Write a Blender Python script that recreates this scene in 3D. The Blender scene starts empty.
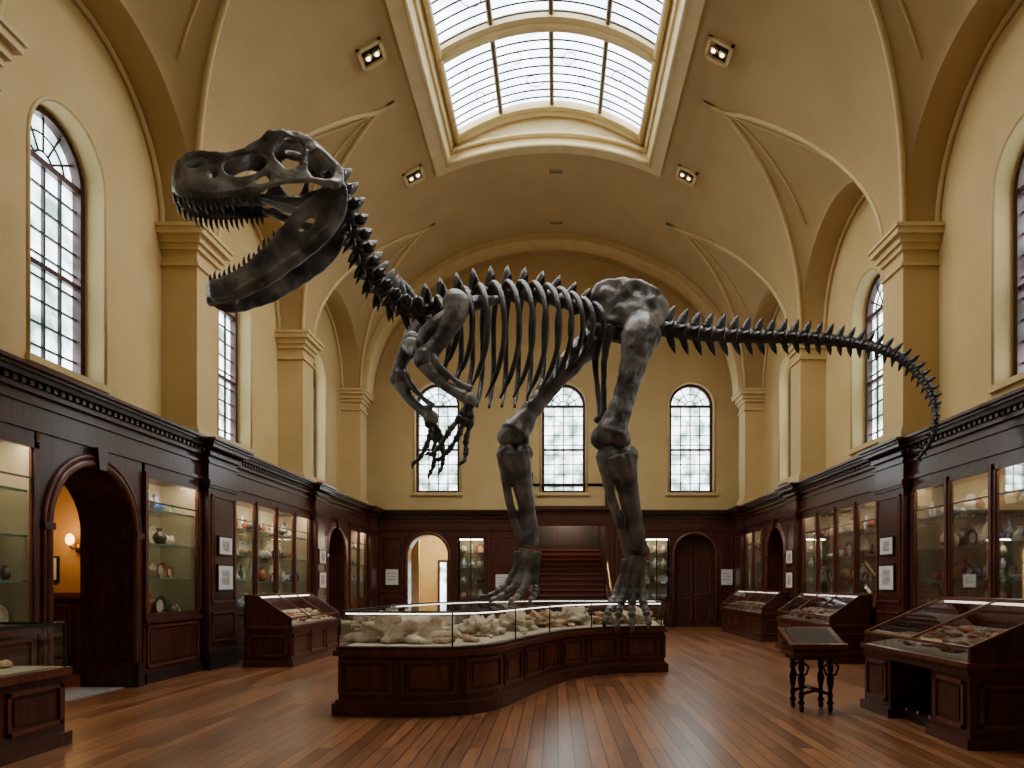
import bpy, math, random
from mathutils import Vector, Matrix, noise
random.seed(7)
SC=bpy.context.scene
COL=SC.collection
pi=math.pi
# ------------------------------------------------------------------ materials
MATS={}
def mat(name,col,rough=.5,metal=0,col2=None,scale=4,stretch=(1,1,1),bump=0,bscale=None,spec=.5,coat=0,contrast=(.35,.65),detail=6):
    m=bpy.data.materials.new(name); m.use_nodes=True
    nt=m.node_tree; N=nt.nodes; L=nt.links
    b=N['Principled BSDF']; b.inputs['Base Color'].default_value=(*col,1)
    b.inputs['Roughness'].default_value=rough; b.inputs['Metallic'].default_value=metal
    b.inputs['Specular IOR Level'].default_value=spec
    b.inputs['Coat Weight'].default_value=coat; b.inputs['Coat Roughness'].default_value=.15
    if col2 or bump:
        tc=N.new('ShaderNodeTexCoord'); mp=N.new('ShaderNodeMapping'); mp.inputs['Scale'].default_value=stretch
        L.new(tc.outputs['Object'],mp.inputs['Vector'])
    if col2:
        n=N.new('ShaderNodeTexNoise'); n.inputs['Scale'].default_value=scale; n.inputs['Detail'].default_value=detail
        L.new(mp.outputs[0],n.inputs['Vector'])
        r=N.new('ShaderNodeValToRGB'); r.color_ramp.elements[0].position=contrast[0]; r.color_ramp.elements[1].position=contrast[1]
        r.color_ramp.elements[0].color=(*col,1); r.color_ramp.elements[1].color=(*col2,1)
        L.new(n.outputs['Fac'],r.inputs[0]); L.new(r.outputs[0],b.inputs['Base Color'])
    if bump:
        n2=N.new('ShaderNodeTexNoise'); n2.inputs['Scale'].default_value=bscale or scale*3; n2.inputs['Detail'].default_value=5
        L.new(mp.outputs[0],n2.inputs['Vector'])
        bp=N.new('ShaderNodeBump'); bp.inputs['Strength'].default_value=bump; bp.inputs['Distance'].default_value=.03
        L.new(n2.outputs['Fac'],bp.inputs['Height']); L.new(bp.outputs[0],b.inputs['Normal'])
    MATS[name]=m; return m
def emis(name,col,strength,col2=None,scale=1.5,stretch=(1,1,1),contrast=(.4,.6)):
    m=bpy.data.materials.new(name); m.use_nodes=True
    nt=m.node_tree; N=nt.nodes; L=nt.links
    for n in list(N): N.remove(n)
    o=N.new('ShaderNodeOutputMaterial'); e=N.new('ShaderNodeEmission')
    e.inputs[0].default_value=(*col,1); e.inputs[1].default_value=strength
    if col2:
        tc=N.new('ShaderNodeTexCoord'); mp=N.new('ShaderNodeMapping'); mp.inputs['Scale'].default_value=stretch
        n=N.new('ShaderNodeTexNoise'); n.inputs['Scale'].default_value=scale; n.inputs['Detail'].default_value=5
        r=N.new('ShaderNodeValToRGB'); r.color_ramp.elements[0].position=contrast[0]; r.color_ramp.elements[1].position=contrast[1]
        r.color_ramp.elements[0].color=(*col2,1); r.color_ramp.elements[1].color=(*col,1)
        L.new(tc.outputs['Object'],mp.inputs[0]); L.new(mp.outputs[0],n.inputs['Vector']); L.new(n.outputs['Fac'],r.inputs[0]); L.new(r.outputs[0],e.inputs[0])
    L.new(e.outputs[0],o.inputs[0]); MATS[name]=m; return m
def glass(name,tint=(.93,.97,.95),refl=.08):
    m=bpy.data.materials.new(name); m.use_nodes=True
    nt=m.node_tree; N=nt.nodes; L=nt.links
    for n in list(N): N.remove(n)
    o=N.new('ShaderNodeOutputMaterial'); t=N.new('ShaderNodeBsdfTransparent'); t.inputs[0].default_value=(*tint,1)
    g=N.new('ShaderNodeBsdfGlossy'); g.inputs['Roughness'].default_value=.02
    f=N.new('ShaderNodeLayerWeight'); f.inputs['Blend'].default_value=.2
    mr=N.new('ShaderNodeMapRange'); mr.inputs['To Min'].default_value=refl; mr.inputs['To Max'].default_value=.7
    L.new(f.outputs['Fresnel'],mr.inputs['Value'])
    mx=N.new('ShaderNodeMixShader'); L.new(mr.outputs[0],mx.inputs[0]); L.new(t.outputs[0],mx.inputs[1]); L.new(g.outputs[0],mx.inputs[2])
    L.new(mx.outputs[0],o.inputs[0]); MATS[name]=m; return m

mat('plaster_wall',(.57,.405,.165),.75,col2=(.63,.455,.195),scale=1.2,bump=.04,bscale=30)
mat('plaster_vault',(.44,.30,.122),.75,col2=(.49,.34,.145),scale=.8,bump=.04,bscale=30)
mat('plaster_trim',(.66,.49,.22),.6,col2=(.59,.43,.19),scale=3)
mat('skylight_frame',(.70,.54,.26),.45,col2=(.62,.47,.21),scale=3)
mat('mahogany',(.038,.0105,.0075),.33,col2=(.084,.023,.0145),scale=3,stretch=(6,6,.8),coat=.35,spec=.5)
mat('mahogany_red',(.085,.023,.013),.32,col2=(.165,.048,.024),scale=3,stretch=(5,5,1),coat=.35)
mat('mahogany_dark',(.014,.006,.005),.4,col2=(.025,.010,.008),scale=4)
mat('stair_wood',(.055,.010,.008),.4,col2=(.08,.016,.012),scale=4,stretch=(1,5,5))
mat('case_back',(.46,.39,.26),.7,col2=(.38,.31,.20),scale=2)
mat('bone_dark',(.008,.008,.009),.36,col2=(.048,.045,.044),scale=5,bump=.4,bscale=18)
mat('bone_grey',(.030,.028,.028),.38,col2=(.25,.235,.22),scale=2.6,bump=.55,bscale=14,contrast=(.38,.68))
mat('bone_skull',(.028,.027,.028),.36,col2=(.27,.26,.25),scale=2.0,bump=.55,bscale=11,contrast=(.38,.66))
mat('tooth',(.05,.045,.04),.3,col2=(.03,.027,.025),scale=8)
mat('fossil',(.55,.43,.29),.85,col2=(.80,.70,.54),scale=7,bump=.8,bscale=22)
mat('fossil_tan',(.42,.25,.12),.85,col2=(.66,.50,.31),scale=9,bump=.8,bscale=25)
mat('linen',(.50,.44,.33),.9,col2=(.42,.36,.26),scale=8)
mat('pot_cream',(.70,.62,.46),.4,col2=(.55,.45,.3),scale=12)
mat('pot_white',(.78,.80,.78),.25,col2=(.30,.40,.55),scale=14,contrast=(.5,.7))
mat('pot_terra',(.45,.14,.05),.5,col2=(.28,.08,.03),scale=10)
mat('pot_dark',(.06,.05,.045),.35,col2=(.12,.09,.06),scale=10)
mat('pot_green',(.10,.20,.14),.35,col2=(.2,.3,.19),scale=10)
mat('pot_blue',(.06,.14,.34),.25,col2=(.5,.56,.6),scale=12,contrast=(.5,.6))
mat('pot_red',(.42,.05,.035),.25,col2=(.6,.3,.12),scale=12,contrast=(.5,.65))
mat('iron',(.012,.012,.013),.4,metal=.6,col2=(.03,.03,.03),scale=10)
mat('brass',(.5,.36,.14),.3,metal=.9,col2=(.4,.27,.1),scale=6)
mat('paper',(.80,.79,.75),.7,col2=(.70,.68,.62),scale=10)
mat('print_ink',(.22,.22,.23),.7,col2=(.58,.57,.55),scale=14)
mat('room_warm',(.42,.22,.06),.7,col2=(.5,.28,.08),scale=2)
mat('corridor',(.66,.52,.27),.7,col2=(.60,.46,.22),scale=2)
mat('stone_tile',(.30,.31,.31),.5,col2=(.24,.25,.25),scale=5)
mat('window_frame',(.04,.011,.009),.4,col2=(.065,.018,.013),scale=5)
mat('lead',(.02,.022,.026),.5,col2=(.035,.035,.035),scale=9)
emis('sky_pane',(.88,.94,1.0),11.5,col2=(.46,.55,.65),scale=1.3,contrast=(.3,.6))
emis('window_pane',(.84,.93,1.0),9.0,col2=(.13,.20,.17),scale=2.2,contrast=(.38,.62))
emis('warm_bulb',(1,.55,.18),9)
emis('spot_lens',(1,.82,.55),7)
emis('case_fill_strip',(1,.86,.64),42)  # added glowing strip, brightens the cabinet interiors and their contents
emis('rim_strip',(1,.90,.74),6)
glass('glass_clear',tint=(.97,.985,.98),refl=.05)
glass('glass_cab',tint=(.95,.97,.96),refl=.03)
glass('glass_shelf',tint=(.93,.97,.95),refl=.03)

def floor_mat():
    m=bpy.data.materials.new('floor_planks'); m.use_nodes=True; nt=m.node_tree; N=nt.nodes; L=nt.links; b=N['Principled BSDF']
    tc=N.new('ShaderNodeTexCoord'); mp=N.new('ShaderNodeMapping'); mp.inputs['Rotation'].default_value=(0,0,pi/2)
    L.new(tc.outputs['Object'],mp.inputs[0])
    br=N.new('ShaderNodeTexBrick'); br.inputs['Scale'].default_value=1; br.inputs['Brick Width'].default_value=2.2; br.inputs['Row Height'].default_value=.13
    br.inputs['Mortar Size'].default_value=.006; br.inputs['Mortar Smooth'].default_value=.2; br.offset=.37; br.inputs['Bias'].default_value=0
    br.inputs['Color1'].default_value=(.155,.055,.019,1); br.inputs['Color2'].default_value=(.33,.135,.052,1); br.inputs['Mortar'].default_value=(.045,.014,.006,1)
    L.new(mp.outputs[0],br.inputs['Vector'])
    mp2=N.new('ShaderNodeMapping'); mp2.inputs['Scale'].default_value=(14,.9,1); L.new(tc.outputs['Object'],mp2.inputs[0])
    n=N.new('ShaderNodeTexNoise'); n.inputs['Scale'].default_value=2.2; n.inputs['Detail'].default_value=8; L.new(mp2.outputs[0],n.inputs['Vector'])
    mx=N.new('ShaderNodeMixRGB'); mx.blend_type='OVERLAY'; mx.inputs[0].default_value=.75
    L.new(br.outputs['Color'],mx.inputs[1]); L.new(n.outputs['Fac'],mx.inputs[2]); L.new(mx.outputs[0],b.inputs['Base Color'])
    mr=N.new('ShaderNodeMapRange'); mr.inputs['To Min'].default_value=.26; mr.inputs['To Max'].default_value=.38; L.new(n.outputs['Fac'],mr.inputs[0]); L.new(mr.outputs[0],b.inputs['Roughness'])
    b.inputs['Specular IOR Level'].default_value=.5; b.inputs['Coat Weight'].default_value=.3; b.inputs['Coat Roughness'].default_value=.24
    bp=N.new('ShaderNodeBump'); bp.inputs['Strength'].default_value=.35; bp.inputs['Distance'].default_value=.004; bp.invert=True
    L.new(br.outputs['Fac'],bp.inputs['Height']); L.new(bp.outputs[0],b.inputs['Normal'])
    MATS['floor_planks']=m
floor_mat()

# ------------------------------------------------------------------ mesh builder
def pw(tab,x):
    if x<=tab[0][0]: return tab[0][1]
    for (a,b_),(c,d) in zip(tab[:-1],tab[1:]):
        if x<=c: return b_+(d-b_)*(x-a)/(c-a)
    return tab[-1][1]
def vx(x):
    if x>0: x=pw([(0,0),(2.9,2.72),(3.7,3.7),(9,9)],x)
    return x*.9833-.1
class MB:
    def __init__(s): s.v=[]; s.f=[]; s.m=[]; s.s=[]; s.keys=[]
    def add(s,vs,fs,mt,smooth=False):
        if mt not in s.keys: s.keys.append(mt)
        k=s.keys.index(mt); o=len(s.v); s.v+= [tuple(v) for v in vs]
        for f in fs: s.f.append([i+o for i in f]); s.m.append(k); s.s.append(smooth)
    def box(s,x0,x1,y0,y1,z0,z1,mt):
        if x0>x1:x0,x1=x1,x0
        if y0>y1:y0,y1=y1,y0
        vs=[(x,y,z) for x in (x0,x1) for y in (y0,y1) for z in (z0,z1)]
        s.add(vs,[(0,1,3,2),(4,6,7,5),(0,4,5,1),(2,3,7,6),(0,2,6,4),(1,5,7,3)],mt)
    def fbox(s,F,s0,s1,z0,z1,d0,d1,mt):
        vs=[F(a,z,d) for a in (s0,s1) for d in (d0,d1) for z in (z0,z1)]
        s.add(vs,[(0,1,3,2),(4,6,7,5),(0,4,5,1),(2,3,7,6),(0,2,6,4),(1,5,7,3)],mt)
    def prism(s,pts,vec,mt,smooth=False):
        n=len(pts); v=Vector(vec); a=[Vector(p) for p in pts]
        s.add(a+[p+v for p in a],[list(range(n)),list(range(2*n-1,n-1,-1))]+[[i,(i+1)%n,n+(i+1)%n,n+i] for i in range(n)],mt,smooth)
    def strip(s,A,B,mt,smooth=False,closed=False):
        n=len(A); s.add(list(A)+list(B),[(i,(i+1)%n,n+(i+1)%n,n+i) for i in range(n if closed else n-1)],mt,smooth)
    def tube(s,pts,rad,mt,n=8,ref=None,asp=1.0,smooth=True):
        pts=[Vector(p) for p in pts]
        if not hasattr(rad,'__len__'): rad=[rad]*len(pts)
        vs=[];fs=[];b=None
        for i,p in enumerate(pts):
            t=(pts[min(i+1,len(pts)-1)]-pts[max(i-1,0)])
            if t.length<1e-7: t=Vector((0,0,1))
            t.normalize()
            if ref is not None: r=Vector(ref)
            elif b is None: r=Vector((0,0,1)) if abs(t.z)<.9 else Vector((1,0,0))
            else: r=b
            b=r-t*r.dot(t)
            if b.length<1e-5: b=t.orthogonal()
            b.normalize(); a=t.cross(b)
            for k in range(n):
                th=2*pi*k/n; vs.append(p+b*(rad[i]*asp*math.cos(th))+a*(rad[i]*math.sin(th)))
        m=len(pts)
        for i in range(m-1):
            for k in range(n): fs.append((i*n+k,i*n+(k+1)%n,(i+1)*n+(k+1)%n,(i+1)*n+k))
        fs.append(tuple(range(n-1,-1,-1))); fs.append(tuple(range((m-1)*n,m*n)))
        s.add(vs,fs,mt,smooth)
    def ell(s,c,r,mt,axes=None,nu=12,nv=8,nz=0,seed=0,freq=2):
        c=Vector(c); vs=[];fs=[]
        if not hasattr(r,'__len__'): r=(r,r,r)
        for j in range(nv+1):
            ph=pi*j/nv
            for i in range(nu):
                th=2*pi*i/nu; q=Vector((math.sin(ph)*math.cos(th),math.sin(ph)*math.sin(th),math.cos(ph)))
                if nz: q=q*(1+nz*noise.fractal(q*freq+Vector((seed*3.1,seed*1.7,0)),1,2,4))
                w=Vector((q.x*r[0],q.y*r[1],q.z*r[2]))
                if axes: w=axes[0]*w.x+axes[1]*w.y+axes[2]*w.z
                vs.append(c+w)
        for j in range(nv):
            for i in range(nu): fs.append((j*nu+i,(j+1)*nu+i,(j+1)*nu+(i+1)%nu,j*nu+(i+1)%nu))
        s.add(vs,fs,mt,True)
    def lathe(s,c,prof,mt,n=12,smooth=True):
        c=Vector(c); vs=[];fs=[]
        for (r,z) in prof:
            for k in range(n): th=2*pi*k/n; vs.append(c+Vector((r*math.cos(th),r*math.sin(th),z)))
        for i in range(len(prof)-1):
            for k in range(n): fs.append((i*n+k,i*n+(k+1)%n,(i+1)*n+(k+1)%n,(i+1)*n+k))
        fs.append(tuple(range(n-1,-1,-1))); fs.append(tuple(range((len(prof)-1)*n,len(prof)*n)))
        s.add(vs,fs,mt,smooth)
    def xmap(s):   # the vault is slightly off the survey axis and not quite symmetric
        s.v=[(vx(x),y,z) for x,y,z in s.v]; return s
    def obj(s,name,parent=None,bevel=0):
        xs=[v[0] for v in s.v]; ys=[v[1] for v in s.v]; zs=[v[2] for v in s.v]
        c=Vector(((min(xs)+max(xs))/2,(min(ys)+max(ys))/2,min(zs)))
        me=bpy.data.meshes.new(name); me.from_pydata([(v[0]-c.x,v[1]-c.y,v[2]-c.z) for v in s.v],[],s.f)
        for k in s.keys: me.materials.append(MATS[k])
        me.polygons.foreach_set('material_index',s.m); me.polygons.foreach_set('use_smooth',s.s); me.update()
        o=bpy.data.objects.new(name,me); COL.objects.link(o)
        o.location=c
        if parent: o.parent=parent; o.location=c-parent.location
        return o
def empty(name,loc):
    e=bpy.data.objects.new(name,None); e.location=loc; COL.objects.link(e); return e
def catmull(pts,sub=5):
    pts=[tuple(p) for p in pts]; n=len(pts); out=[]
    for i in range(n-1):
        p0=pts[max(i-1,0)];p1=pts[i];p2=pts[i+1];p3=pts[min(i+2,n-1)]
        for k in range(sub):
            t=k/sub
            out.append(tuple(.5*(2*b+(-a+c)*t+(2*a-5*b+4*c-d)*t*t+(-a+3*b-3*c+d)*t**3) for a,b,c,d in zip(p0,p1,p2,p3)))
    out.append(pts[-1]); return out

# ------------------------------------------------------------------ dinosaur skeleton
def P(u,v,d): return Vector(((u-556)*d/700,d,1.43+(583-v)*d/700))
root=empty('dinosaur_skeleton',Vector((.4,11.3,1.12)))
def evald(o):
    dg=bpy.context.evaluated_depsgraph_get(); me=bpy.data.meshes.new_from_object(o.evaluated_get(dg)); return me
def bake(mb,name,voxel,smooth=4,fac=.5,disp=0,parent=root):
    o=mb.obj('tmp')
    r=o.modifiers.new('r','REMESH'); r.mode='VOXEL'; r.voxel_size=voxel; r.use_smooth_shade=True
    if smooth: s=o.modifiers.new('s','SMOOTH'); s.iterations=smooth; s.factor=fac
    me=evald(o); me.name=name
    loc=o.location.copy(); mt=o.data.materials[0]; bpy.data.objects.remove(o)
    me.materials.clear(); me.materials.append(mt)
    k=len(me.polygons)
    me.polygons.foreach_set('use_smooth',[True]*k); me.polygons.foreach_set('material_index',[0]*k)
    if disp:
        co=[None]*len(me.vertices)
        for i,v in enumerate(me.vertices): co[i]=v.co+v.normal*disp*noise.noise((v.co+loc)*7)
        me.vertices.foreach_set('co',[c for q in co for c in q])
    me.update()
    n=bpy.data.objects.new(name,me); COL.objects.link(n); n.parent=root; n.location=loc-root.location
    return n
def plate(outer,holes,thick,voxel):
    cu=bpy.data.curves.new('c','CURVE'); cu.dimensions='2D'; cu.fill_mode='BOTH'; cu.extrude=thick
    for poly in [outer]+holes:
        sp=cu.splines.new('POLY'); sp.points.add(len(poly)-1); sp.use_cyclic_u=True
        for p,q in zip(sp.points,poly): p.co=(q[0],-q[1],0,1)
    co=bpy.data.objects.new('c',cu); COL.objects.link(co)
    me=evald(co); bpy.data.objects.remove(co)
    o=bpy.data.objects.new('p',me); COL.objects.link(o)
    r=o.modifiers.new('r','REMESH'); r.mode='VOXEL'; r.voxel_size=voxel
    s=o.modifiers.new('s','SMOOTH'); s.iterations=3
    m2=evald(o); bpy.data.objects.remove(o)
    return [v.co.copy() for v in m2.vertices],[tuple(p.vertices) for p in m2.polygons]
def sm(poly,sub=3):
    p=list(poly)+[poly[0]]; return catmull(p,sub)[:-1]
def hole(cx,cy,rx,ry,rot=0,n=14):
    return [(cx+rx*math.cos(t)*math.cos(rot)-ry*math.sin(t)*math.sin(rot),cy+rx*math.cos(t)*math.sin(rot)+ry*math.sin(t)*math.cos(rot)) for t in [2*pi*i/n for i in range(n)]]
LAT=Vector((.32,-.947,0)).normalized()
def dh(u): return 9.15+(u-173)/170*.45
def S(u,v,t): return P(u,v+5*max(0,min(1,(190-v)/40)),dh(u))+LAT*t
lerp_tab=pw
WS=[(172,.07),(178,.15),(190,.22),(215,.25),(245,.28),(280,.38),(310,.44),(345,.46)]
def tw(u,v): 
    h=min(1,max(0,(203-v)/62)); return lerp_tab(WS,u)*(1-.42*h)
skull_o=sm([(173,188),(173,175),(178,163),(188,156),(203,153),(220,156),(236,155),(248,149),(258,144),(268,141),(280,137),(293,136),(305,140),(315,148),(323,159),(333,171),(342,184),(343,199),(337,208),(327,206),(316,201),(303,199),(288,198),(274,201),(262,206),(245,208),(225,210),(203,210),(186,207),(177,200)])
holes=[hole(199,167,12,7,-.2),sm([(225,178),(229,167),(241,160),(257,159),(267,166),(265,180),(251,186),(235,186)]),hole(216,183,4.5,5.5),sm([(277,153),(286,143),(298,146),(304,158),(302,174),(292,184),(283,176),(276,164)]),sm([(309,167),(316,161),(326,170),(334,186),(329,198),(316,196),(309,185)]),hole(267,192,8,4,-.2)]
vs,fs=plate(skull_o,holes,2.4,1.2)
b=MB()
for sg in (-1,1):
    out=[]
    for v in vs:
        u,vv=v.x,-v.y; t=sg*(tw(u,vv)+v.z*.013)
        out.append(S(u,vv,t))
    b.add(out,fs,'bone_skull')
top=catmull([(176,196),(175,180),(180,167),(190,160),(205,157),(222,160),(238,159),(250,154),(268,147),(280,141),(295,141),(307,145),(318,155),(328,168),(337,181)],6)
for k,(u,v) in enumerate(top):
    w=tw(u,v); r=.034 if u<240 else .038
    if 284<u<303: b.tube([S(u,v-1.5,-w*.45),S(u,v-2.2,0),S(u,v-1.5,w*.45)],r,'bone_skull',8)
    else: b.tube([S(u,v,-w),S(u,v-1.5,-w*.5),S(u,v-2.2,0),S(u,v-1.5,w*.5),S(u,v,w)],r,'bone_skull',8)
for sg in (-1,1):
    w=tw(272,150)
    b.tube([S(260,148,sg*w),S(271,141,sg*(w+.04)),S(284,139,sg*(w+.03)),S(297,145,sg*(w+.02))],[.025,.05,.045,.028],'bone_skull',8)
    b.tube([S(205,161,sg*tw(205,158)),S(225,162,sg*tw(225,160)),S(245,158,sg*tw(245,156))],[.02,.03,.02],'bone_skull',8)
    b.tube([S(182,202,sg*tw(182,202)),S(205,205,sg*tw(205,205)),S(240,204,sg*tw(240,204)),S(270,198,sg*tw(270,198)),S(310,196,sg*tw(310,196)),S(338,203,sg*tw(338,203))],[.04,.05,.05,.035,.035,.06],'bone_skull',8)
    b.tube([S(270,150,sg*tw(272,148)),S(271,170,sg*tw(272,170)),S(275,195,sg*tw(276,195))],[.045,.03,.035],'bone_skull',8)
    b.tube([S(306,147,sg*tw(303,145)),S(307,170,sg*tw(304,170)),S(304,195,sg*tw(300,195))],[.04,.03,.035],'bone_skull',8)
    b.tube([S(262,205,sg*.14),S(290,215,sg*.15),S(315,222,sg*.2),S(332,208,sg*.3)],[.04,.06,.06,.05],'bone_skull',8)
b.tube([S(330,174,0),S(336,187,0),S(332,205,0)],[.11,.16,.14],'bone_skull',12)
b.tube([S(185,198,0),S(215,200,0),S(260,200,0),S(300,200,0),S(325,195,0)],[.06,.08,.07,.06,.09],'bone_skull',10)
bake(b,'skull',.019,2,.5,.012)
WM=[(206,.05),(212,.12),(225,.19),(250,.24),(290,.34),(345,.44)]
mand=sm([(208,292),(211,285),(222,283),(238,277),(254,267),(269,254),(282,239),(295,225),(309,213),(323,205),(336,200),(344,202),(347,214),(344,231),(334,248),(318,263),(298,277),(277,291),(256,300),(238,306),(221,307),(211,301)])
vs,fs=plate(mand,[hole(308,238,10,4,-.75)],3.0,1.2)
b=MB()
for sg in (-1,1):
    b.add([S(v.x,-v.y,sg*(lerp_tab(WM,v.x)+v.z*.014)) for v in vs],fs,'bone_skull')
    b.tube([S(u,v,sg*lerp_tab(WM,u)) for u,v in ((213,300),(240,299),(268,286),(300,268),(330,243),(342,215))],[.055,.065,.065,.07,.07,.06],'bone_skull',8)
    b.tube([S(u,v,sg*(lerp_tab(WM,u)+.01)) for u,v in ((230,286),(256,273),(280,248),(303,221),(330,207))],[.025,.035,.04,.04,.05],'bone_skull',8)
for u,v in catmull([(210,296),(214,294),(222,295),(232,295)],4):
    w=lerp_tab(WM,u)
    for dv in (-7,0,6): b.tube([S(u,v+dv,-w),S(u-1.5,v+dv,0),S(u,v+dv,w)],.04,'bone_skull',8)
bake(b,'mandible',.019,2,.5,.012)
b=MB()
def tooth(p,d,l,r,lean): 
    b.tube([p-d*.03,p+d*l*.35,p+d*l*.7+lean*l*.08,p+d*l+lean*l*.22],[r,r*.9,r*.6,r*.08],'tooth',7)
for sg in (-1,1):
    for k in range(17):
        u=177+k*5.2; v=lerp_tab([(177,202),(186,207),(203,210),(245,208),(262,206)],u); l=.13+.07*math.sin(k*2.3)*.5+(.05 if 3<k<12 else 0)
        w=tw(u,v); tooth(S(u,v-1,sg*(w-.0)),Vector((0,0,-1)),l,.026,Vector((1,0,0)))
    for k in range(14):
        u=212+k*4.9; v=lerp_tab([(211,285),(222,283),(238,277),(254,267),(269,254),(282,239)],u); l=.11+.03*math.sin(k*1.9)
        w=lerp_tab(WM,u); tooth(S(u,v+1,sg*w),Vector((-.2,0,1)).normalized(),l,.023,Vector((1,0,0)))
b.obj('teeth',root)

SP=[(334,180,9.62),(348,212,9.72),(358,246,9.85),(372,278,10.0),(393,302,10.15),(418,310,10.3),(450,302,10.45),(485,295,10.6),(520,294,10.8),(555,300,11.0),(590,312,11.2),(625,320,11.4),(660,328,11.5),(700,334,11.45),(750,337,11.3),(800,338,11.0),(850,343,10.6),(885,351,10.2),(912,368,9.95),(930,392,9.75),(936,415,9.65),(931,440,9.6),(917,460,9.6)]
sp=[Vector(q) for q in catmull([P(*p) for p in SP],12)]
sl=[0]
for a,c in zip(sp[:-1],sp[1:]): sl.append(sl[-1]+(c-a).length)
TOT=sl[-1]
def at(s):
    s=max(0,min(TOT,s))
    for i in range(len(sl)-1):
        if s<=sl[i+1]: 
            t=(s-sl[i])/(sl[i+1]-sl[i]); p=sp[i].lerp(sp[i+1],t); break
    j0=max(0,i-4); j1=min(len(sp)-1,i+5); return p,(sp[j1]-sp[j0]).normalized()
def s_of(u):
    for i,p in enumerate(sp):
        if 556+p.x*700/p.y>=u: return sl[i]
    return TOT
b=MB(); s=0
sN=s_of(425); sD=s_of(592); sS=s_of(655)
def leaf(p,d,H,w,ref,mt='bone_dark',asp=.35):
    b.tube([p,p+d*H*.25,p+d*H*.5,p+d*H*.75,p+d*H],[w*.95,w*.85,w*.8,w*.5,w*.06],mt,8,ref=ref,asp=asp)
while s<TOT-.03:
    p,t=at(s)
    lat=t.cross(Vector((0,0,1))) 
    if lat.length<.2 : lat=Vector((.3,-.95,0))
    lat.normalize()
    if lat.y>0: lat=-lat
    up=lat.cross(t)
    if s<sN:
        if up.x<0 and abs(t.z)>.3: up=-up
    if s>=sN and up.z<0: up=-up
    if s>sS and t.z<-.2: up=up if up.x>0 or up.z>0 else -up
    if s<sN:
        f=s/sN; L_=.19; r=.11+.05*f; H=.28+.10*f; mt='bone_dark'
        b.tube([p-t*L_*.45,p-t*L_*.2,p,p+t*L_*.2,p+t*L_*.45],[r*1.15,r*.85,r*.8,r*.9,r*1.2],mt,10)
        leaf(p+up*r*.5,(up-t*.35).normalized(),H,.09,lat,asp=.5)
        leaf(p-up*r*.4,(-up+t*.5).normalized(),.22+.06*f,.06,lat,asp=.5)
        for q in (-1,1):
            leaf(p,(lat*q*.9+up*.45).normalized(),.26,.065,up,asp=.6); leaf(p-up*r*.3,(lat*q*.6-up*.6+t*.7).normalized(),.28,.05,up,asp=.6)
            b.ell(p+lat*q*.13+up*.08,(.075,.075,.075),mt,nu=8,nv=6)
    elif s<sD:
        L_=.25; r=.12; f=(s-sN)/(sD-sN); H=.32+.07*math.sin(pi*f)
        b.tube([p-t*L_*.46,p-t*L_*.2,p,p+t*L_*.2,p+t*L_*.46],[r*1.15,r*.8,r*.75,r*.8,r*1.15],'bone_dark',10)
        leaf(p+up*r*.4,(up+t*.2).normalized(),H,.10,lat,asp=.3)
        for q in (-1,1): leaf(p+up*.08,(lat*q+up*.35).normalized(),.32,.06,up,asp=.5)
    elif s<sS:
        L_=.2; r=.13; b.tube([p-t*L_*.5,p,p+t*L_*.5],[r,r*.9,r],'bone_dark',10); leaf(p+up*r*.4,up,.34,.09,lat)
        for q in (-1,1): leaf(p,(lat*q).normalized(),.30,.07,up)
    else:
        f=(s-sS)/(TOT-sS); L_=.225-.125*f; r=.15*(1-f)+.03*f; 
        b.tube([p-t*L_*.48,p-t*L_*.2,p+t*L_*.2,p+t*L_*.48],[r*1.15,r*.85,r*.85,r*1.15],'bone_dark',9)
        H=.27*(1-f)**1.0+.08; leaf(p+up*r*.5,(up+t*.25).normalized(),H,.085*(1-f)+.02,lat,asp=.5)
        H2=.30*(1-f)**1.1+.05; leaf(p-up*r*.5+t*L_*.3,(-up+t*.55).normalized(),H2,.060*(1-f)+.016,lat,asp=.6)
        if f<.8:
            for q in (-1,1): leaf(p,(lat*q+t*.3).normalized(),.28*(1-f)+.03,.06*(1-f)+.012,up,asp=.4)
    s+=L_
b.obj('vertebral_column',root)

b=MB(); s0=s_of(436); s1=s_of(588); nr=13
for k in range(nr):
    f=k/(nr-1); p,t=at(s0+(s1-s0)*f)
    lat=t.cross(Vector((0,0,1))).normalized(); 
    if lat.y>0: lat=-lat
    dn=Vector((0,0,-1)); bk=Vector((t.x,t.y,0)).normalized()
    L_=lerp_tab([(0,.85),(.15,1.25),(.35,1.68),(.6,1.68),(.8,1.3),(1,.7)],f); W=lerp_tab([(0,.4),(.3,.66),(.7,.68),(1,.42)],f)
    for q in (-1,1):
        l=lat*q
        pts=[p+l*.05,p+l*W*.45-dn*.06+bk*.0,p+l*W*.85+dn*L_*.12+bk*.03,p+l*W+dn*L_*.35+bk*.06,p+l*W*.96+dn*L_*.6+bk*.05,p+l*W*.78+dn*L_*.82-bk*.02,p+l*W*.45+dn*L_*1.0-bk*.12]
        pts=catmull(pts,4); n=len(pts)
        b.tube(pts,[.046*(1-.35*i/n) if i<n-3 else .02 for i in range(n)],'bone_dark',8,ref=bk,asp=1.15)
b.obj('rib_cage',root)

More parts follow.
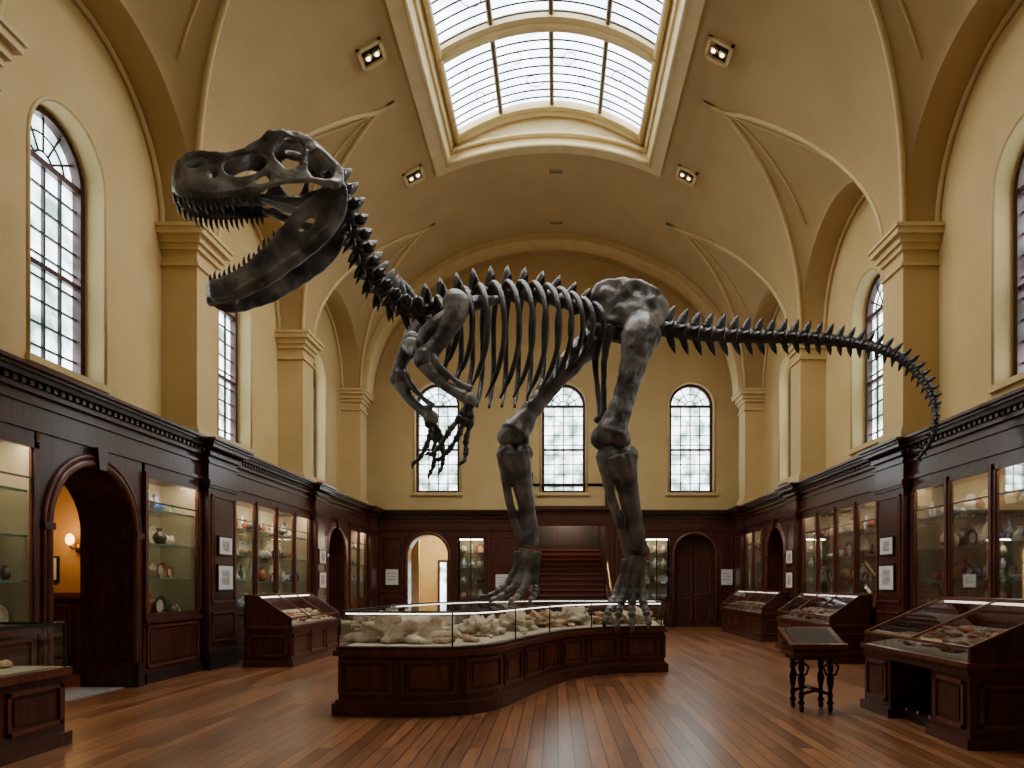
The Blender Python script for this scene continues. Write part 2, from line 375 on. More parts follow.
b=MB()
il=sm([(584,306),(588,294),(600,287),(616,285),(632,288),(648,295),(658,307),(661,320),(653,332),(640,338),(624,336),(606,331),(592,323)])
vs,fs=plate(il,[],3.5,1.5)
hl=Vector((.28,-.96,0))
for sg in (-1,1):
    b.add([P(v.x,-v.y,11.4)+hl*(sg*(.26+v.z*.018+.1*math.exp(-((v.x-630)**2+(v.y+325)**2)/500))) for v in vs],fs,'bone_grey')
for (u,v,r,t) in ((601,300,.15,.22),(620,296,.16,.24),(644,311,.17,.26),(637,327,.18,.3),(607,317,.12,.24)):
    for sg in (-1,1): b.ell(P(u,v,11.4)+hl*sg*t,r,'bone_grey')
b.tube([P(594,305,11.35),P(625,306,11.4),P(655,320,11.45)],[.14,.18,.14],'bone_grey',10)
bake(b,'ilium',.026,3,.5,.03)
b=MB()
for sg in (-1,1):
    o=hl*sg
    b.tube(catmull([P(604,332,11.35)+o*.28,P(600,360,11.3)+o*.22,P(601,395,11.25)+o*.12,P(603,418,11.2)+o*.06],4),[.1,.09,.08,.07,.06,.055,.05,.05,.05,.05,.06,.07,.08],'bone_dark',10)
    b.tube(catmull([P(636,335,11.45)+o*.26,P(634,360,11.5)+o*.18,P(628,395,11.55)+o*.08],4),[.09,.08,.07,.06,.055,.05,.05,.05,.05],'bone_dark',10)
b.ell(P(602,420,11.2),(.15,.08,.08),'bone_dark')
bake(b,'pubis_and_ischium',.028,2,.5,.01)

LS=1.0
def limb(b,pts,mt,sub=4):
    q=catmull([(*P(u,v,d),r*LS*d/700) for u,v,d,r in pts],sub)
    b.tube([Vector(p[:3]) for p in q],[max(.01,p[3]) for p in q],mt,12)
def knob(b,u,v,d,r,mt,sc=(1,1,1)): 
    k=r*d/700*(1+(LS-1)*.6); b.ell(P(u,v,d),(k*sc[0],k*sc[1],k*sc[2]),mt)
def toe(b,pts,mt,r0=5.5):
    n=len(pts)
    for i in range(n-1):
        a,c=P(*pts[i]),P(*pts[i+1]); k=r0*(1-.12*i)*11.4/700
        if i<n-2: b.tube([a,a.lerp(c,.15),a.lerp(c,.5),a.lerp(c,.85),c],[k*.8,k*1.15,k*.62,k*.95,k*.7],mt,9)
        else: 
            m=a.lerp(c,.5)+Vector((0,-.02,.03)); b.tube([a,a.lerp(m,.5),m,m.lerp(c,.6),c],[k*.95,k*1.1,k*.85,k*.5,k*.08],mt,9)
LS=1.13
b=MB(); g='bone_grey'
limb(b,[(641,322,11.15,13),(640,335,10.98,17),(637,350,10.95,14.5),(631,373,10.95,11.5),(623,400,10.95,10.5),(616,420,10.95,12),(611,434,10.95,15)],g)
knob(b,649,336,11.0,12,g); knob(b,602,438,10.93,11.5,g); knob(b,619,439,10.98,11.5,g); knob(b,611,430,10.88,8,g)
knob(b,641,322,11.2,13,g)
bake(b,'femur_near',.022,3,.5,.02)
b=MB()
limb(b,[(618,456,10.98,16),(622,467,11.0,14.5),(627,485,11.05,10.5),(632,512,11.15,8.6),(636,535,11.25,8.4),(637,549,11.3,10)],g)
limb(b,[(603,455,10.93,7),(606,475,10.93,5),(612,500,11.0,4.4),(620,525,11.1,4),(627,547,11.22,5)],g)
knob(b,608,456,10.95,11,g); knob(b,627,456,10.98,11,g); knob(b,630,551,11.3,7.5,g); knob(b,642,551,11.3,7.5,g)
bake(b,'tibia_near',.018,2,.5,.01)
b=MB()
for (u0,u1,u2,tips,d) in ((627,617,612,(605,629),11.4),(632,624,621,(617,634),11.38),(637,633,632,(632,635),11.38),(642,641,643,(649,630),11.42)):
    limb(b,[(u0,560,d-.05,5),((u0+u1)/2,575,d-.02,2.8),(u1,592,d,4.4)],g)
    toe(b,[(u1,592,d),(u2,602,d-.15),((u2+tips[0])/2,612,d-.3),(tips[0],tips[1]-9,d-.36),(tips[0]-1,tips[1],d-.36)],g,5.0)
limb(b,[(636,554,11.32,9),(635,563,11.35,7.5),(633,569,11.36,5)],g)
limb(b,[(645,562,11.45,3.5),(651,576,11.6,2.6),(654,590,11.65,1.5)],g)
bake(b,'foot_near',.014,1,.5,.005)
b=MB()
limb(b,[(602,332,11.75,11),(590,343,11.85,12),(572,361,11.85,11),(550,386,11.85,9),(532,409,11.8,9),(520,425,11.75,11.5),(514,434,11.7,13)],g)
knob(b,507,437,11.7,9.5,g); knob(b,520,440,11.75,9.5,g); knob(b,604,330,11.7,13,g)
bake(b,'femur_far',.022,3,.5,.02)
b=MB()
limb(b,[(516,453,11.7,13.5),(518,463,11.72,12.5),(522,482,11.8,9.5),(527,508,11.9,7.6),(530,530,11.95,7.4),(529,546,11.95,9)],g)
limb(b,[(502,453,11.68,6),(505,475,11.7,4.2),(510,505,11.8,3.8),(518,530,11.85,3.6),(523,545,11.9,4.5)],g)
knob(b,507,453,11.68,9.5,g); knob(b,523,453,11.72,9.5,g)
bake(b,'tibia_far',.018,2,.5,.01)
b=MB()
for (u0,v1,pts) in ((520,578,[(512,578,11.9),(500,590,11.8),(490,596,11.72),(484,597,11.66),(479,601,11.62)]),(525,581,[(518,581,11.85),(508,592,11.7),(500,597,11.6),(494,599,11.55),(489,604,11.5)]),(531,581,[(526,582,11.85),(520,592,11.7),(516,598,11.6),(512,600,11.55),(509,605,11.5)]),(536,578,[(534,580,11.95),(536,590,11.85),(534,596,11.8),(531,599,11.75),(529,603,11.7)])):
    limb(b,[(u0,552,11.93,5.5),((u0+pts[0][0])/2+1,566,11.92,3.2),(pts[0][0],pts[0][1],pts[0][2],4.4)],g); toe(b,pts,g,4.5)
limb(b,[(528,550,11.95,8.5),(526,558,11.93,6.5)],g)
bake(b,'foot_far',.014,1,.5,.005)
LS=1.0
b=MB()
for dd,off in ((10.05,0),(10.95,-14)):
    q=[(500+off,300,dd+.35,4),(480+off,302,dd+.2,7),(462+off,308,dd+.05,9),(446+off,320,dd,10),(434+off,332,dd+.05,12),(424+off,338,dd+.15,9)]
    limb(b,q,'bone_grey')
    knob(b,430+off,336,dd+.1,12,'bone_grey')
limb(b,[(410,345,10.7,9),(418,350,10.45,10),(424,345,10.2,9)],'bone_grey')
bake(b,'shoulder_girdle',.022,3,.5,.012)
def arm(nm,hum,fore,wrist,fingers):
    b=MB(); limb(b,hum,'bone_grey'); knob(b,*hum[0][:3],hum[0][3]*1.05,'bone_grey'); knob(b,*hum[-1][:3],hum[-1][3]*1.1,'bone_grey')
    bake(b,nm+'_humerus',.018,2,.5,.01)
    b=MB(); limb(b,fore,'bone_grey'); limb(b,[(u+6,v-8,d-.05,max(2.6,r*.5)) for u,v,d,r in fore],'bone_grey'); knob(b,wrist[0],wrist[1],wrist[2],8,'bone_grey'); bake(b,nm+'_forearm',.016,2,.5,.008)
    b=MB()
    for f in fingers: toe(b,[wrist]+f,'bone_dark',3.6)
    knob(b,wrist[0]-1,wrist[1]+5,wrist[2],6,'bone_dark'); bake(b,nm+'_hand',.012,1,.5,.004)
arm('arm_near',[(456,303,9.95,13),(455,315,9.9,11.5),(446,332,9.88,9),(434,348,9.85,8.5),(425,359,9.85,11)],[(426,364,9.85,9.5),(437,378,9.8,6.5),(452,390,9.75,5.5),(466,397,9.7,7)],(470,400,9.7),
    [[(466,418,9.68),(458,436,9.65),(450,449,9.62),(440,460,9.6),(430,464,9.58)],[(471,420,9.7),(466,440,9.68),(466,452,9.66),(464,462,9.62),(459,467,9.6)],[(461,416,9.66),(450,430,9.6),(440,446,9.58),(432,455,9.55),(424,456,9.54)]])
arm('arm_far',[(412,342,10.75,10),(407,352,10.75,8.5),(400,366,10.72,7),(399,378,10.7,9)],[(400,382,10.7,8),(407,395,10.65,5.5),(418,407,10.6,5),(428,414,10.55,6)],(431,418,10.55),
    [[(431,434,10.52),(426,447,10.5),(420,458,10.48),(414,463,10.46),(412,470,10.45)],[(436,436,10.55),(434,452,10.5),(434,464,10.48),(430,474,10.46),(428,480,10.44)],[(440,434,10.55),(443,448,10.52),(443,462,10.5),(441,470,10.48),(438,476,10.46)]])

# ------------------------------------------------------------------ room constants
XW=6.6; XC=6.0; XF=5.8; ZS=7.35; RISE=4.85; YB=23.0; YR=-3.0; HZ=3.78
XR={-1:0.0,1:-.2}
COLS=[2.25,7.15,12.05,16.95,21.85]; CW=.35
BAYS=[-.2,4.7,9.6,14.5,19.4]; BW=2.1
ZL=9.45; XA=3.3; SKX=2.62; SKY0=7.6; SKY1=17.15; GX=2.34; LIP=2.9
def zm(x): return ZS+RISE*math.sqrt(max(0,1-(x/XC)**2))
ZAP=zm(XA)
def zr(x):
    t=(XC-min(x,XC))/(XC-XA); return ZL+(ZAP-ZL)*(t**.8)
def wl(x):
    r=(zm(x)-ZS)/(zr(x)-ZS); return BW*math.sqrt(max(0,1-r*r)) if x>XA else 0
b=MB(); b.box(-10.5,XW+.3,YR-.3,27,-.1,0,'floor_planks'); b.obj('floor')
b=MB()
xs=[0,.45,.9,1.35,1.8,2.25,SKX,3.0,XA]+[XA+(XC-XA)*math.sin(pi/2*i/26) for i in range(1,27)]
def gaps(x):
    w=wl(x); e=[YR]
    for y in BAYS: e+=[max(y-w,YR),y+w]
    e.append(YB); return e
for sgn in (-1,1):
    for a,c in zip(xs[:-1],xs[1:]):
        if c<=SKX+1e-6: iv=[(YR,SKY0,YR,SKY0),(SKY1,YB,SKY1,YB)]
        else:
            ga,gc=gaps(a),gaps(c); iv=[(ga[i],ga[i+1],gc[i],gc[i+1]) for i in range(0,len(ga),2)]
            if c<=XA+1e-6: iv=[(YR,YB,YR,YB)]
        for (a0,a1,c0,c1) in iv:
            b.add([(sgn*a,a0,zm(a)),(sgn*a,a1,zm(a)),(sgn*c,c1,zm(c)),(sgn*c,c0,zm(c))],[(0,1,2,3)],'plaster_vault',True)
    lx=[x for x in xs if x>=XA]+[XW+.05]
    for yc in BAYS:
        rows=[]
        for x in lx:
            xx=min(x,XC); w=wl(xx) if x>XA else 0; row=[]
            H=zr(xx)-ZS
            tm=math.asin(min(1,w/BW)) 
            for k in range(-12,13):
                y=BW*math.sin(tm*k/12); row.append((sgn*x,yc+y,ZS+H*math.sqrt(max(0,1-(y/BW)**2))))
            rows.append(row)
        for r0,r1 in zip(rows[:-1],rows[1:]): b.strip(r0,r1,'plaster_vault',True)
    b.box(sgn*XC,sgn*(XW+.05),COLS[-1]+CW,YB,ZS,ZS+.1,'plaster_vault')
b.xmap().obj('ceiling')
b=MB()
for sgn in (-1,1):
    for yc in BAYS:
        for q in (-1,1):
            pts=[(sgn*x,yc+q*wl(x),zm(x)-.015) for x in xs if x>=XA]
            b.tube(pts,.05,'plaster_trim',6)
        pts=[(sgn*(XW-.03),yc+(BW-.03)*math.cos(t),ZS+(ZL-ZS-.03)*math.sin(t)) for t in [pi*i/20 for i in range(21)]]
        b.tube(pts,.05,'plaster_trim',6)
        pts=[]
        for i in range(21):
            k=i/20
            x=XC-.25-(XC-.25-XA-.5)*math.sin(pi*k); w=wl(x)*.62; y=-math.cos(pi*k)*w*1.0
            H=zr(x)-ZS; pts.append((sgn*x,yc+y,ZS+H*math.sqrt(1-(y/BW)**2)-.01))
        b.tube(pts,.022,'plaster_trim',6)
def rib(y0,y1,drop):
    A=[];Bq=[];Cq=[];D=[]
    for i in range(41):
        t=pi*i/40; x=math.cos(t); z=math.sin(t)
        A.append((XC*x,y0,ZS+RISE*z));Bq.append(((XC-drop)*x,y0,ZS+(RISE-drop)*z));Cq.append(((XC-drop)*x,y1,ZS+(RISE-drop)*z));D.append((XC*x,y1,ZS+RISE*z))
    b.strip(A,Bq,'plaster_trim',True);b.strip(Bq,Cq,'plaster_trim',True);b.strip(Cq,D,'plaster_trim',True)
rib(21.5,22.2,.2)
b.xmap().obj('trim_1')
ZG=12.28
def zg(x): return ZG+.72*(1-(x/GX)**2)
b=MB()
N=20
for (y,q) in ((SKY0,1),(SKY1,-1)):
    A=[(SKX*(2*i/N-1),y,zm(SKX*(2*i/N-1))-.06) for i in range(N+1)]
    B2=[(GX*(2*i/N-1),y,zg(GX*(2*i/N-1))+.15) for i in range(N+1)]
    b.strip(A,B2,'skylight_frame',True)
    o=y-.24*q
    lo=[(x,y,zm(x)-.09) for x in [LIP*(2*i/N-1) for i in range(N+1)]]
    lo2=[(x,o,zm(x)-.09) for x in [LIP*(2*i/N-1) for i in range(N+1)]]
    lo3=[(x,o,zm(x)) for x in [LIP*(2*i/N-1) for i in range(N+1)]]
    b.strip(lo,lo2,'skylight_frame',True); b.strip(lo2,lo3,'skylight_frame')
    b.tube([(p[0],p[1]+.05*q,p[2]) for p in A],.06,'skylight_frame',8)
    b.tube([(x,y+.08*q,zm(x)+.2) for x in [SKX*.96*(2*i/N-1) for i in range(N+1)]],.045,'skylight_frame',8)
    b.tube([(x,y+.1*q,zg(x)-.12) for x in [GX*(2*i/N-1) for i in range(N+1)]],.07,'skylight_frame',8)
for sgn in (-1,1):
    b.strip([(sgn*SKX,SKY0,zm(SKX)-.09),(sgn*SKX,SKY1,zm(SKX)-.09)],[(sgn*GX,SKY0,ZG+.15),(sgn*GX,SKY1,ZG+.15)],'skylight_frame')
    b.strip([(sgn*SKX,SKY0-.24,zm(SKX)-.09),(sgn*SKX,SKY1+.24,zm(SKX)-.09)],[(sgn*LIP,SKY0-.24,zm(LIP)-.09),(sgn*LIP,SKY1+.24,zm(LIP)-.09)],'skylight_frame')
    b.strip([(sgn*LIP,SKY0-.24,zm(LIP)-.09),(sgn*LIP,SKY1+.24,zm(LIP)-.09)],[(sgn*LIP,SKY0-.24,zm(LIP)+.03),(sgn*LIP,SKY1+.24,zm(LIP)+.03)],'skylight_frame')
    b.tube([(sgn*(SKX-.02),SKY0,zm(SKX)-.06),(sgn*(SKX-.02),SKY1,zm(SKX)-.06)],.06,'skylight_frame',8)
    b.tube([(sgn*(SKX*.95),SKY0,zm(SKX)+.25),(sgn*(SKX*.95),SKY1,zm(SKX)+.25)],.045,'skylight_frame',8)
    b.tube([(sgn*GX,SKY0,ZG-.08),(sgn*GX,SKY1,ZG-.08)],.08,'skylight_frame',8)
yr=[SKY1-.12,14.35,11.7,9.2,SKY0+.12]
gx=[GX*1.01*(2*i/N-1) for i in range(N+1)]
for y in yr:
    h=.2
    b.strip([(x,y-h,zg(x)-.12) for x in gx],[(x,y+h,zg(x)-.12) for x in gx],'skylight_frame',True)
    for q in (-h,h): b.strip([(x,y+q,zg(x)-.12) for x in gx],[(x,y+q,zg(x)+.05) for x in gx],'skylight_frame')
    b.tube([(x,y,zg(x)-.13) for x in gx],.05,'skylight_frame',6)
for x in (-1.25,0,1.25):
    b.box(x-.055,x+.055,SKY0,SKY1,zg(x)-.07,zg(x)+.03,'skylight_frame'); b.box(x-.022,x+.022,SKY0,SKY1,zg(x)-.09,zg(x)-.06,'lead')
b.xmap().obj('trim_2')
b=MB()
b.strip([(x,SKY0,zg(x)+.04) for x in gx],[(x,SKY1,zg(x)+.04) for x in gx],'sky_pane',True)
y=SKY0+.3
while y<SKY1:
    b.tube([(x,y,zg(x)) for x in gx],.023,'lead',4,smooth=False); y+=.25
for y in [a for a in (15.7,13.0,10.4)]:
    for x0 in (-1.8,-.62,.62,1.8):
        for k in range(2):
            b.tube([(x0+(.2*math.cos(t)+(k-.5)*.5)*(1-t/14),y+(k-.5)*.7+.22*math.sin(t)*(1-t/14),zg(x0)-.0) for t in [i*.45 for i in range(14)]],.012,'lead',4)
b.xmap().obj('window_1')

# ------------------------------------------------------------------ walls with arched openings
def opening_pts(o,n=16):
    c,r=o['c'],o['r']
    if o.get('rect'): return [(c-r,o['z0']),(c-r,o['zp']),(c+r,o['zp']),(c+r,o['z0'])]
    return [(c-r,o['z0'])]+[(c-r*math.cos(pi*i/n),o['zp']+r*math.sin(pi*i/n)) for i in range(n+1)]+[(c+r,o['z0'])]
def wall(b,F,s0,s1,z0,z1,ops,rev,mt,mtrev=None):
    cur=s0
    quad=lambda a,c,zb,zt: b.add([F(a,zb,0),F(c,zb,0),F(c,zt,0),F(a,zt,0)],[(0,1,2,3)],mt)
    for o in sorted(ops,key=lambda o:o['c']):
        quad(cur,o['c']-o['r'],z0,z1); cur=o['c']+o['r']
        if o['z0']>z0: quad(o['c']-o['r'],cur,z0,o['z0'])
        P_=opening_pts(o); top=P_[1:-1]
        b.strip([F(a,z,0) for a,z in top],[F(a,z1,0) for a,z in top],mt)
        if o['z0']>z0+.01: P_=P_+[P_[0]]
        b.strip([F(a,z,0) for a,z in P_],[F(a,z,rev) for a,z in P_],mtrev or mt)
    quad(cur,s1,z0,z1)
def FS(sgn,X0): return lambda a,z,d: (sgn*(X0+d),a,z)
def FB(Y0): return lambda a,z,d: (a,Y0+d,z)
WR=.72; WZ0=4.3; WZP=7.1
wn=[2]
def window(F,c,r,z0,zp,dep):
    b=MB(); n=18
    def ring(ro,ri,d0,d1,mt,zb=0):
        O=opening_pts({'c':c,'r':ro,'z0':z0,'zp':zp},n); I=opening_pts({'c':c,'r':ri,'z0':z0+(ro-ri),'zp':zp},n)
        b.strip([F(*p,d0) for p in O],[F(*p,d0) for p in I],mt); b.strip([F(*p,d0) for p in I],[F(*p,d1) for p in I],mt)
        b.add([F(*O[0],d0),F(*O[-1],d0),F(*I[-1],d0),F(*I[0],d0)],[(0,1,2,3)],mt)
        b.add([F(*I[0],d0),F(*I[-1],d0),F(*I[-1],d1),F(*I[0],d1)],[(0,1,2,3)],mt)
    ring(r,r-.09,dep-.1,dep+.03,'window_frame')
    ri=r-.09
    b.fbox(F,c-ri,c+ri,zp-.05,zp+.04,dep-.08,dep,'window_frame')
    b.fbox(F,c-ri,c+ri,(z0+zp)/2-.035,(z0+zp)/2+.035,dep-.07,dep,'window_frame')
    for k in (-1,0,1):
        x=c+k*ri*.5; wdt=.018
        b.fbox(F,x-wdt,x+wdt,z0,zp,dep-.04,dep,'lead')
    m=int((zp-z0)/.3)
    for k in range(1,m): 
        z=z0+(zp-z0)*k/m; b.fbox(F,c-ri,c+ri,z-.014,z+.014,dep-.03,dep,'lead')
    for k in range(1,6):
        t=pi*k/6; q=[(c+.28*ri*math.cos(t),zp+.28*ri*math.sin(t)),(c+ri*math.cos(t),zp+ri*math.sin(t))]
        b.tube([F(*p,dep-.02) for p in q],.017,'lead',4)
    for f in (.28,.65):
        b.tube([F(c+f*ri*math.cos(pi*i/16),zp+f*ri*math.sin(pi*i/16),dep-.02) for i in range(17)],.017,'lead',4)
    P_=opening_pts({'c':c,'r':r-.02,'z0':z0,'zp':zp},n)
    b.add([F(*p,dep+.02) for p in P_],[tuple(range(len(P_)))],'window_pane')
    b.obj('window_%d'%wn[0]); wn[0]+=1
for sgn,nm in ((-1,'left'),(1,'right')):
    F=FS(sgn,XW+XR[sgn]); b=MB()
    ops=[{'c':y,'r':WR,'z0':WZ0,'zp':WZP} for y in (4.6,9.5,14.4,19.3)]
    wall(b,F,YR,YB,HZ-.1,10.2,ops,.42,'plaster_wall')
    for o in ops:
        P_=opening_pts({'c':o['c'],'r':WR+.03,'z0':WZ0,'zp':WZP})
        b.tube([F(a,z,-.0) for a,z in P_],.03,'plaster_trim',6)
        b.fbox(F,o['c']-WR-.08,o['c']+WR+.08,WZ0-.09,WZ0,-.06,.42,'plaster_trim')
    xc=XC+XR[sgn]; xw=XW+XR[sgn]
    for y in COLS:
        b.box(sgn*xc,sgn*xw,y-CW,y+CW,HZ-.05,ZS,'plaster_wall')
        for (z0,z1,p) in ((ZS-.62,ZS-.57,.04),(ZS-.36,ZS-.26,.05),(ZS-.26,ZS-.14,.1),(ZS-.14,ZS-.04,.17),(ZS-.04,ZS+.02,.2),(HZ,HZ+.22,.06),(HZ+.22,HZ+.27,.03)):
            b.box(sgn*(xc-p),sgn*xw,y-CW-p,y+CW+p,z0,z1,'plaster_trim')
    b.obj('wall_'+nm)
    for o in ops: window(F,o['c'],WR,WZ0,WZP,.38)
b=MB(); F=FB(YB)
bops=[{'c':c,'r':.72,'z0':4.4,'zp':7.28} for c in (-3.9,.25,4.45)]
wall(b,F,-XW-.1,XW+.1,HZ-.1,12.4,bops,.35,'plaster_wall')
for o in bops:
    P_=opening_pts({'c':o['c'],'r':.76,'z0':4.4,'zp':7.28}); b.tube([F(a,z,0) for a,z in P_],.035,'plaster_trim',6)
    b.fbox(F,o['c']-.85,o['c']+.85,4.3,4.4,-.08,.35,'plaster_trim')
b.obj('wall_back')
for o in bops: window(F,o['c'],.72,4.4,7.28,.25)
b=MB(); b.box(-XW-.1,XW+.1,YR-.2,YR,0,12.5,'plaster_wall'); b.obj('wall_rear')
# ------------------------------------------------------------------ wood panelling helpers
def panel(b,F,s0,s1,z0,z1,mt='mahogany_red',m2='mahogany',d=0,w=.035):
    for (a,c,e,g) in ((s0,s1,z0,z0+w),(s0,s1,z1-w,z1),(s0,s0+w,z0,z1),(s1-w,s1,z0,z1)):
        b.fbox(F,a,c,e,g,d-.022,d,mt)
    k=w*2.2
    if s1-s0>3*k and z1-z0>3*k: b.fbox(F,s0+k,s1-k,z0+k,z1-k,d-.014,d,m2)
def entab(b,F,s0,s1,p=0.0,dent=True):
    b.fbox(F,s0,s1,3.12,HZ,-p,.8,'mahogany')
    for z0,z1,q in ((3.12,3.17,.03),(3.40,3.44,.03),(3.52,3.58,.06),(3.64,3.70,.15),(3.70,3.74,.18),(3.74,HZ,.22)):
        b.fbox(F,s0,s1,z0,z1,-p-q,0,'mahogany' if z0!=3.64 else 'mahogany_dark')
    if dent:
        a=s0+.03
        while a<s1-.05:
            b.fbox(F,a,a+.06,3.58,3.64,-p-.1,-p,'mahogany'); a+=.12
def pilaster(b,F,s0,s1):
    b.fbox(F,s0,s1,0,HZ,-.12,.8,'mahogany')
    b.fbox(F,s0-.03,s1+.03,0,.28,-.16,0,'mahogany_dark'); b.fbox(F,s0-.02,s1+.02,.28,.33,-.14,0,'mahogany')
    panel(b,F,s0+.08,s1-.08,.45,.95,d=-.12); panel(b,F,s0+.08,s1-.08,1.1,2.9,d=-.12)
    for z0,z1,q in ((3.0,3.04,.03),(3.04,3.12,.05),(3.40,3.44,.03),(3.52,3.58,.06),(3.64,3.70,.15),(3.70,3.74,.18),(3.74,HZ,.22)):
        b.fbox(F,s0-q,s1+q,z0,z1,-.12-q,0,'mahogany')
def archway(b,F,s0,s1,c,r,zp,rev):
    wall(b,F,s0,s1,0,3.12,[{'c':c,'r':r,'z0':0,'zp':zp}],rev,'mahogany')
    for rr,ww,dd in ((r+.05,.05,.03),(r+.13,.03,.045)):
        P_=opening_pts({'c':c,'r':rr,'z0':.3,'zp':zp}); b.tube([F(a,z,-dd*.3) for a,z in P_],ww,'mahogany_red',6)
    b.prism([F(c-.07,zp+r-.03,-.1),F(c+.07,zp+r-.03,-.1),F(c+.1,zp+r+.24,-.1),F(c-.1,zp+r+.24,-.1)],Vector(F(0,0,.1))-Vector(F(0,0,0)),'mahogany')
    for q in (-1,1):
        b.fbox(F,c+q*(r+.01),c+q*(r+.16),0,.32,-.07,0,'mahogany_dark'); b.fbox(F,c+q*(r),c+q*(r+.17),zp-.06,zp+.02,-.06,0,'mahogany')
        for z0,z1 in ((.35,1.0),(1.1,zp-.1)):
            a=c+q*r
            b.fbox(F,a,a-q*.015,z0,z1,.12,.16,'mahogany'); b.fbox(F,a,a-q*.015,z0,z1,rev-.16,rev-.12,'mahogany')
            b.fbox(F,a,a-q*.015,z0,z0+.04,.12,rev-.12,'mahogany'); b.fbox(F,a,a-q*.015,z1-.04,z1,.12,rev-.12,'mahogany')
def item(b,F,s,z,d,r,h):
    k=random.random(); mt=random.choice(['pot_cream','pot_cream','pot_white','pot_white','pot_terra','pot_dark','pot_green','fossil','pot_blue','pot_red'])
    c=F(s,z,d)
    if k<.34:
        h=h*random.uniform(.6,1); r=min(r,h*.5)*random.uniform(.7,1)
        b.lathe(c,[(r*.45,0),(r*.8,h*.18),(r,h*.42),(r*.85,h*.62),(r*.4,h*.78),(r*.35,h*.88),(r*.5,h)],mt,10)
    elif k<.48:
        r=min(r,h*.7); b.lathe(c,[(r*.4,0),(r*.45,.02),(r*.8,h*.18),(r,h*.4),(r*.95,h*.4),(r*.7,h*.2),(.001,h*.12)],mt,12)
    elif k<.74:
        r=min(max(r,.15),h*.48); ctr=Vector(F(s,z+r,d+.05)); t=(Vector(F(1,0,0))-Vector(F(0,0,0))); nrm=(Vector(F(0,0,-1))-Vector(F(0,0,0)))
        ring=[ctr+t*(r*math.cos(2*pi*i/16))+Vector((0,0,1))*(r*math.sin(2*pi*i/16)) for i in range(16)]
        inn=[ctr+(p-ctr)*.62-nrm*.025 for p in ring]
        b.strip(ring,inn,mt,True,True); b.add(inn,[tuple(range(16))],'pot_cream',False); b.strip(ring,[p-nrm*.02 for p in ring],mt,False,True)
    elif k<.90:
        hh=h*random.uniform(.25,.45); b.ell(Vector(c)+Vector((0,0,hh*.8)),(min(r,.12),r*.9,hh),random.choice(['fossil','fossil_tan','pot_dark']),nu=9,nv=6,nz=.5,seed=s+z)
    else:
        hh=h*.8; rr=min(.05,r*.4)
        b.lathe(c,[(rr*1.3,0),(rr*1.3,.02),(rr*.6,.03),(rr,hh*.3),(rr*.8,hh*.6),(rr*.35,hh*.7),(rr*.6,hh*.82),(rr*.45,hh*.95),(.002,hh)],mt,8)
def shelf(b,F,s0,s1,z,d1):
    b.fbox(F,s0,s1,z-.01,z+.01,.09,d1,'glass_shelf'); b.fbox(F,s0,s1,z-.013,z+.013,.075,.09,'pot_green')
def cabinet(F,s0,s1,ndoor,zb=.92,zt=3.0,depth=.62,shelves=(1.45,1.95,2.45)):
    b=MB()
    b.fbox(F,s0,s1,0,zb,0,depth,'mahogany'); b.fbox(F,s0,s1,0,.16,-.05,0,'mahogany_dark'); b.fbox(F,s0,s1,zb-.06,zb,-.05,0,'mahogany')
    b.fbox(F,s0,s1,zb,3.12,depth,depth+.04,'case_back')
    for a,c in ((s0,s0+.04),(s1-.04,s1)): b.fbox(F,a,c,zb,3.12,0,.06,'mahogany'); b.fbox(F,a,c,zb,3.12,.06,depth,'case_back')
    b.fbox(F,s0,s1,zt,3.12,0,depth,'mahogany')
    b.fbox(F,s0+.1,s1-.1,zt-.02,zt,.05,.12,'case_fill_strip')
    W=(s1-s0)/ndoor
    for z in shelves: shelf(b,F,s0+.04,s1-.04,z,depth)
    b.fbox(F,s0+.04,s1-.04,zb,zb+.015,.02,depth,'linen')
    for k in range(ndoor):
        a=s0+k*W; c=a+W
        fr=.075
        b.fbox(F,a,a+fr,zb,zt,-.03,.02,'mahogany'); b.fbox(F,c-fr,c,zb,zt,-.03,.02,'mahogany')
        b.fbox(F,a,c,zb,zb+fr,-.03,.02,'mahogany'); b.fbox(F,a,c,zt-fr,zt,-.03,.02,'mahogany')
        b.fbox(F,a-.015,a+.02,zb,zt,-.05,0,'mahogany_red')
        b.fbox(F,a+fr,a+fr+.015,zb+fr,zt-fr,-.01,.02,'mahogany_red'); b.fbox(F,c-fr-.015,c-fr,zb+fr,zt-fr,-.01,.02,'mahogany_red')
        b.fbox(F,a+fr,c-fr,zt-.42,zt-.4,-.01,.01,'mahogany')
        panel(b,F,a+.07,c-.07,.22,zb-.1,mt='mahogany_red')
    b.add([F(s0,zb,.0),F(s1,zb,.0),F(s1,zt,.0),F(s0,zt,.0)],[(0,1,2,3)],'glass_cab')
    o=b.obj('display_cabinet')
    it=MB()
    lv=[zb+.015]+[z+.012 for z in shelves]; tops=list(shelves)+[zt-.05]
    for z,t in zip(lv,tops):
        for (d0,d1,jit) in ((.14,.28,.0),(.38,.50,.12)):
            a=s0+.14+jit
            while a<s1-.14:
                r=random.uniform(.06,.14) if d0<.3 else random.uniform(.10,.18)
                if a+2*r>s1-.08: break
                if random.random()<(.7 if d0<.3 else .95): item(it,F,a+r,z,random.uniform(d0,d1-.04),r,(t-z)*(random.uniform(.35,.6) if d0<.3 else random.uniform(.7,.94)))
                a+=2*r+random.uniform(.0,.06)
    it.obj('pottery_collection',o)
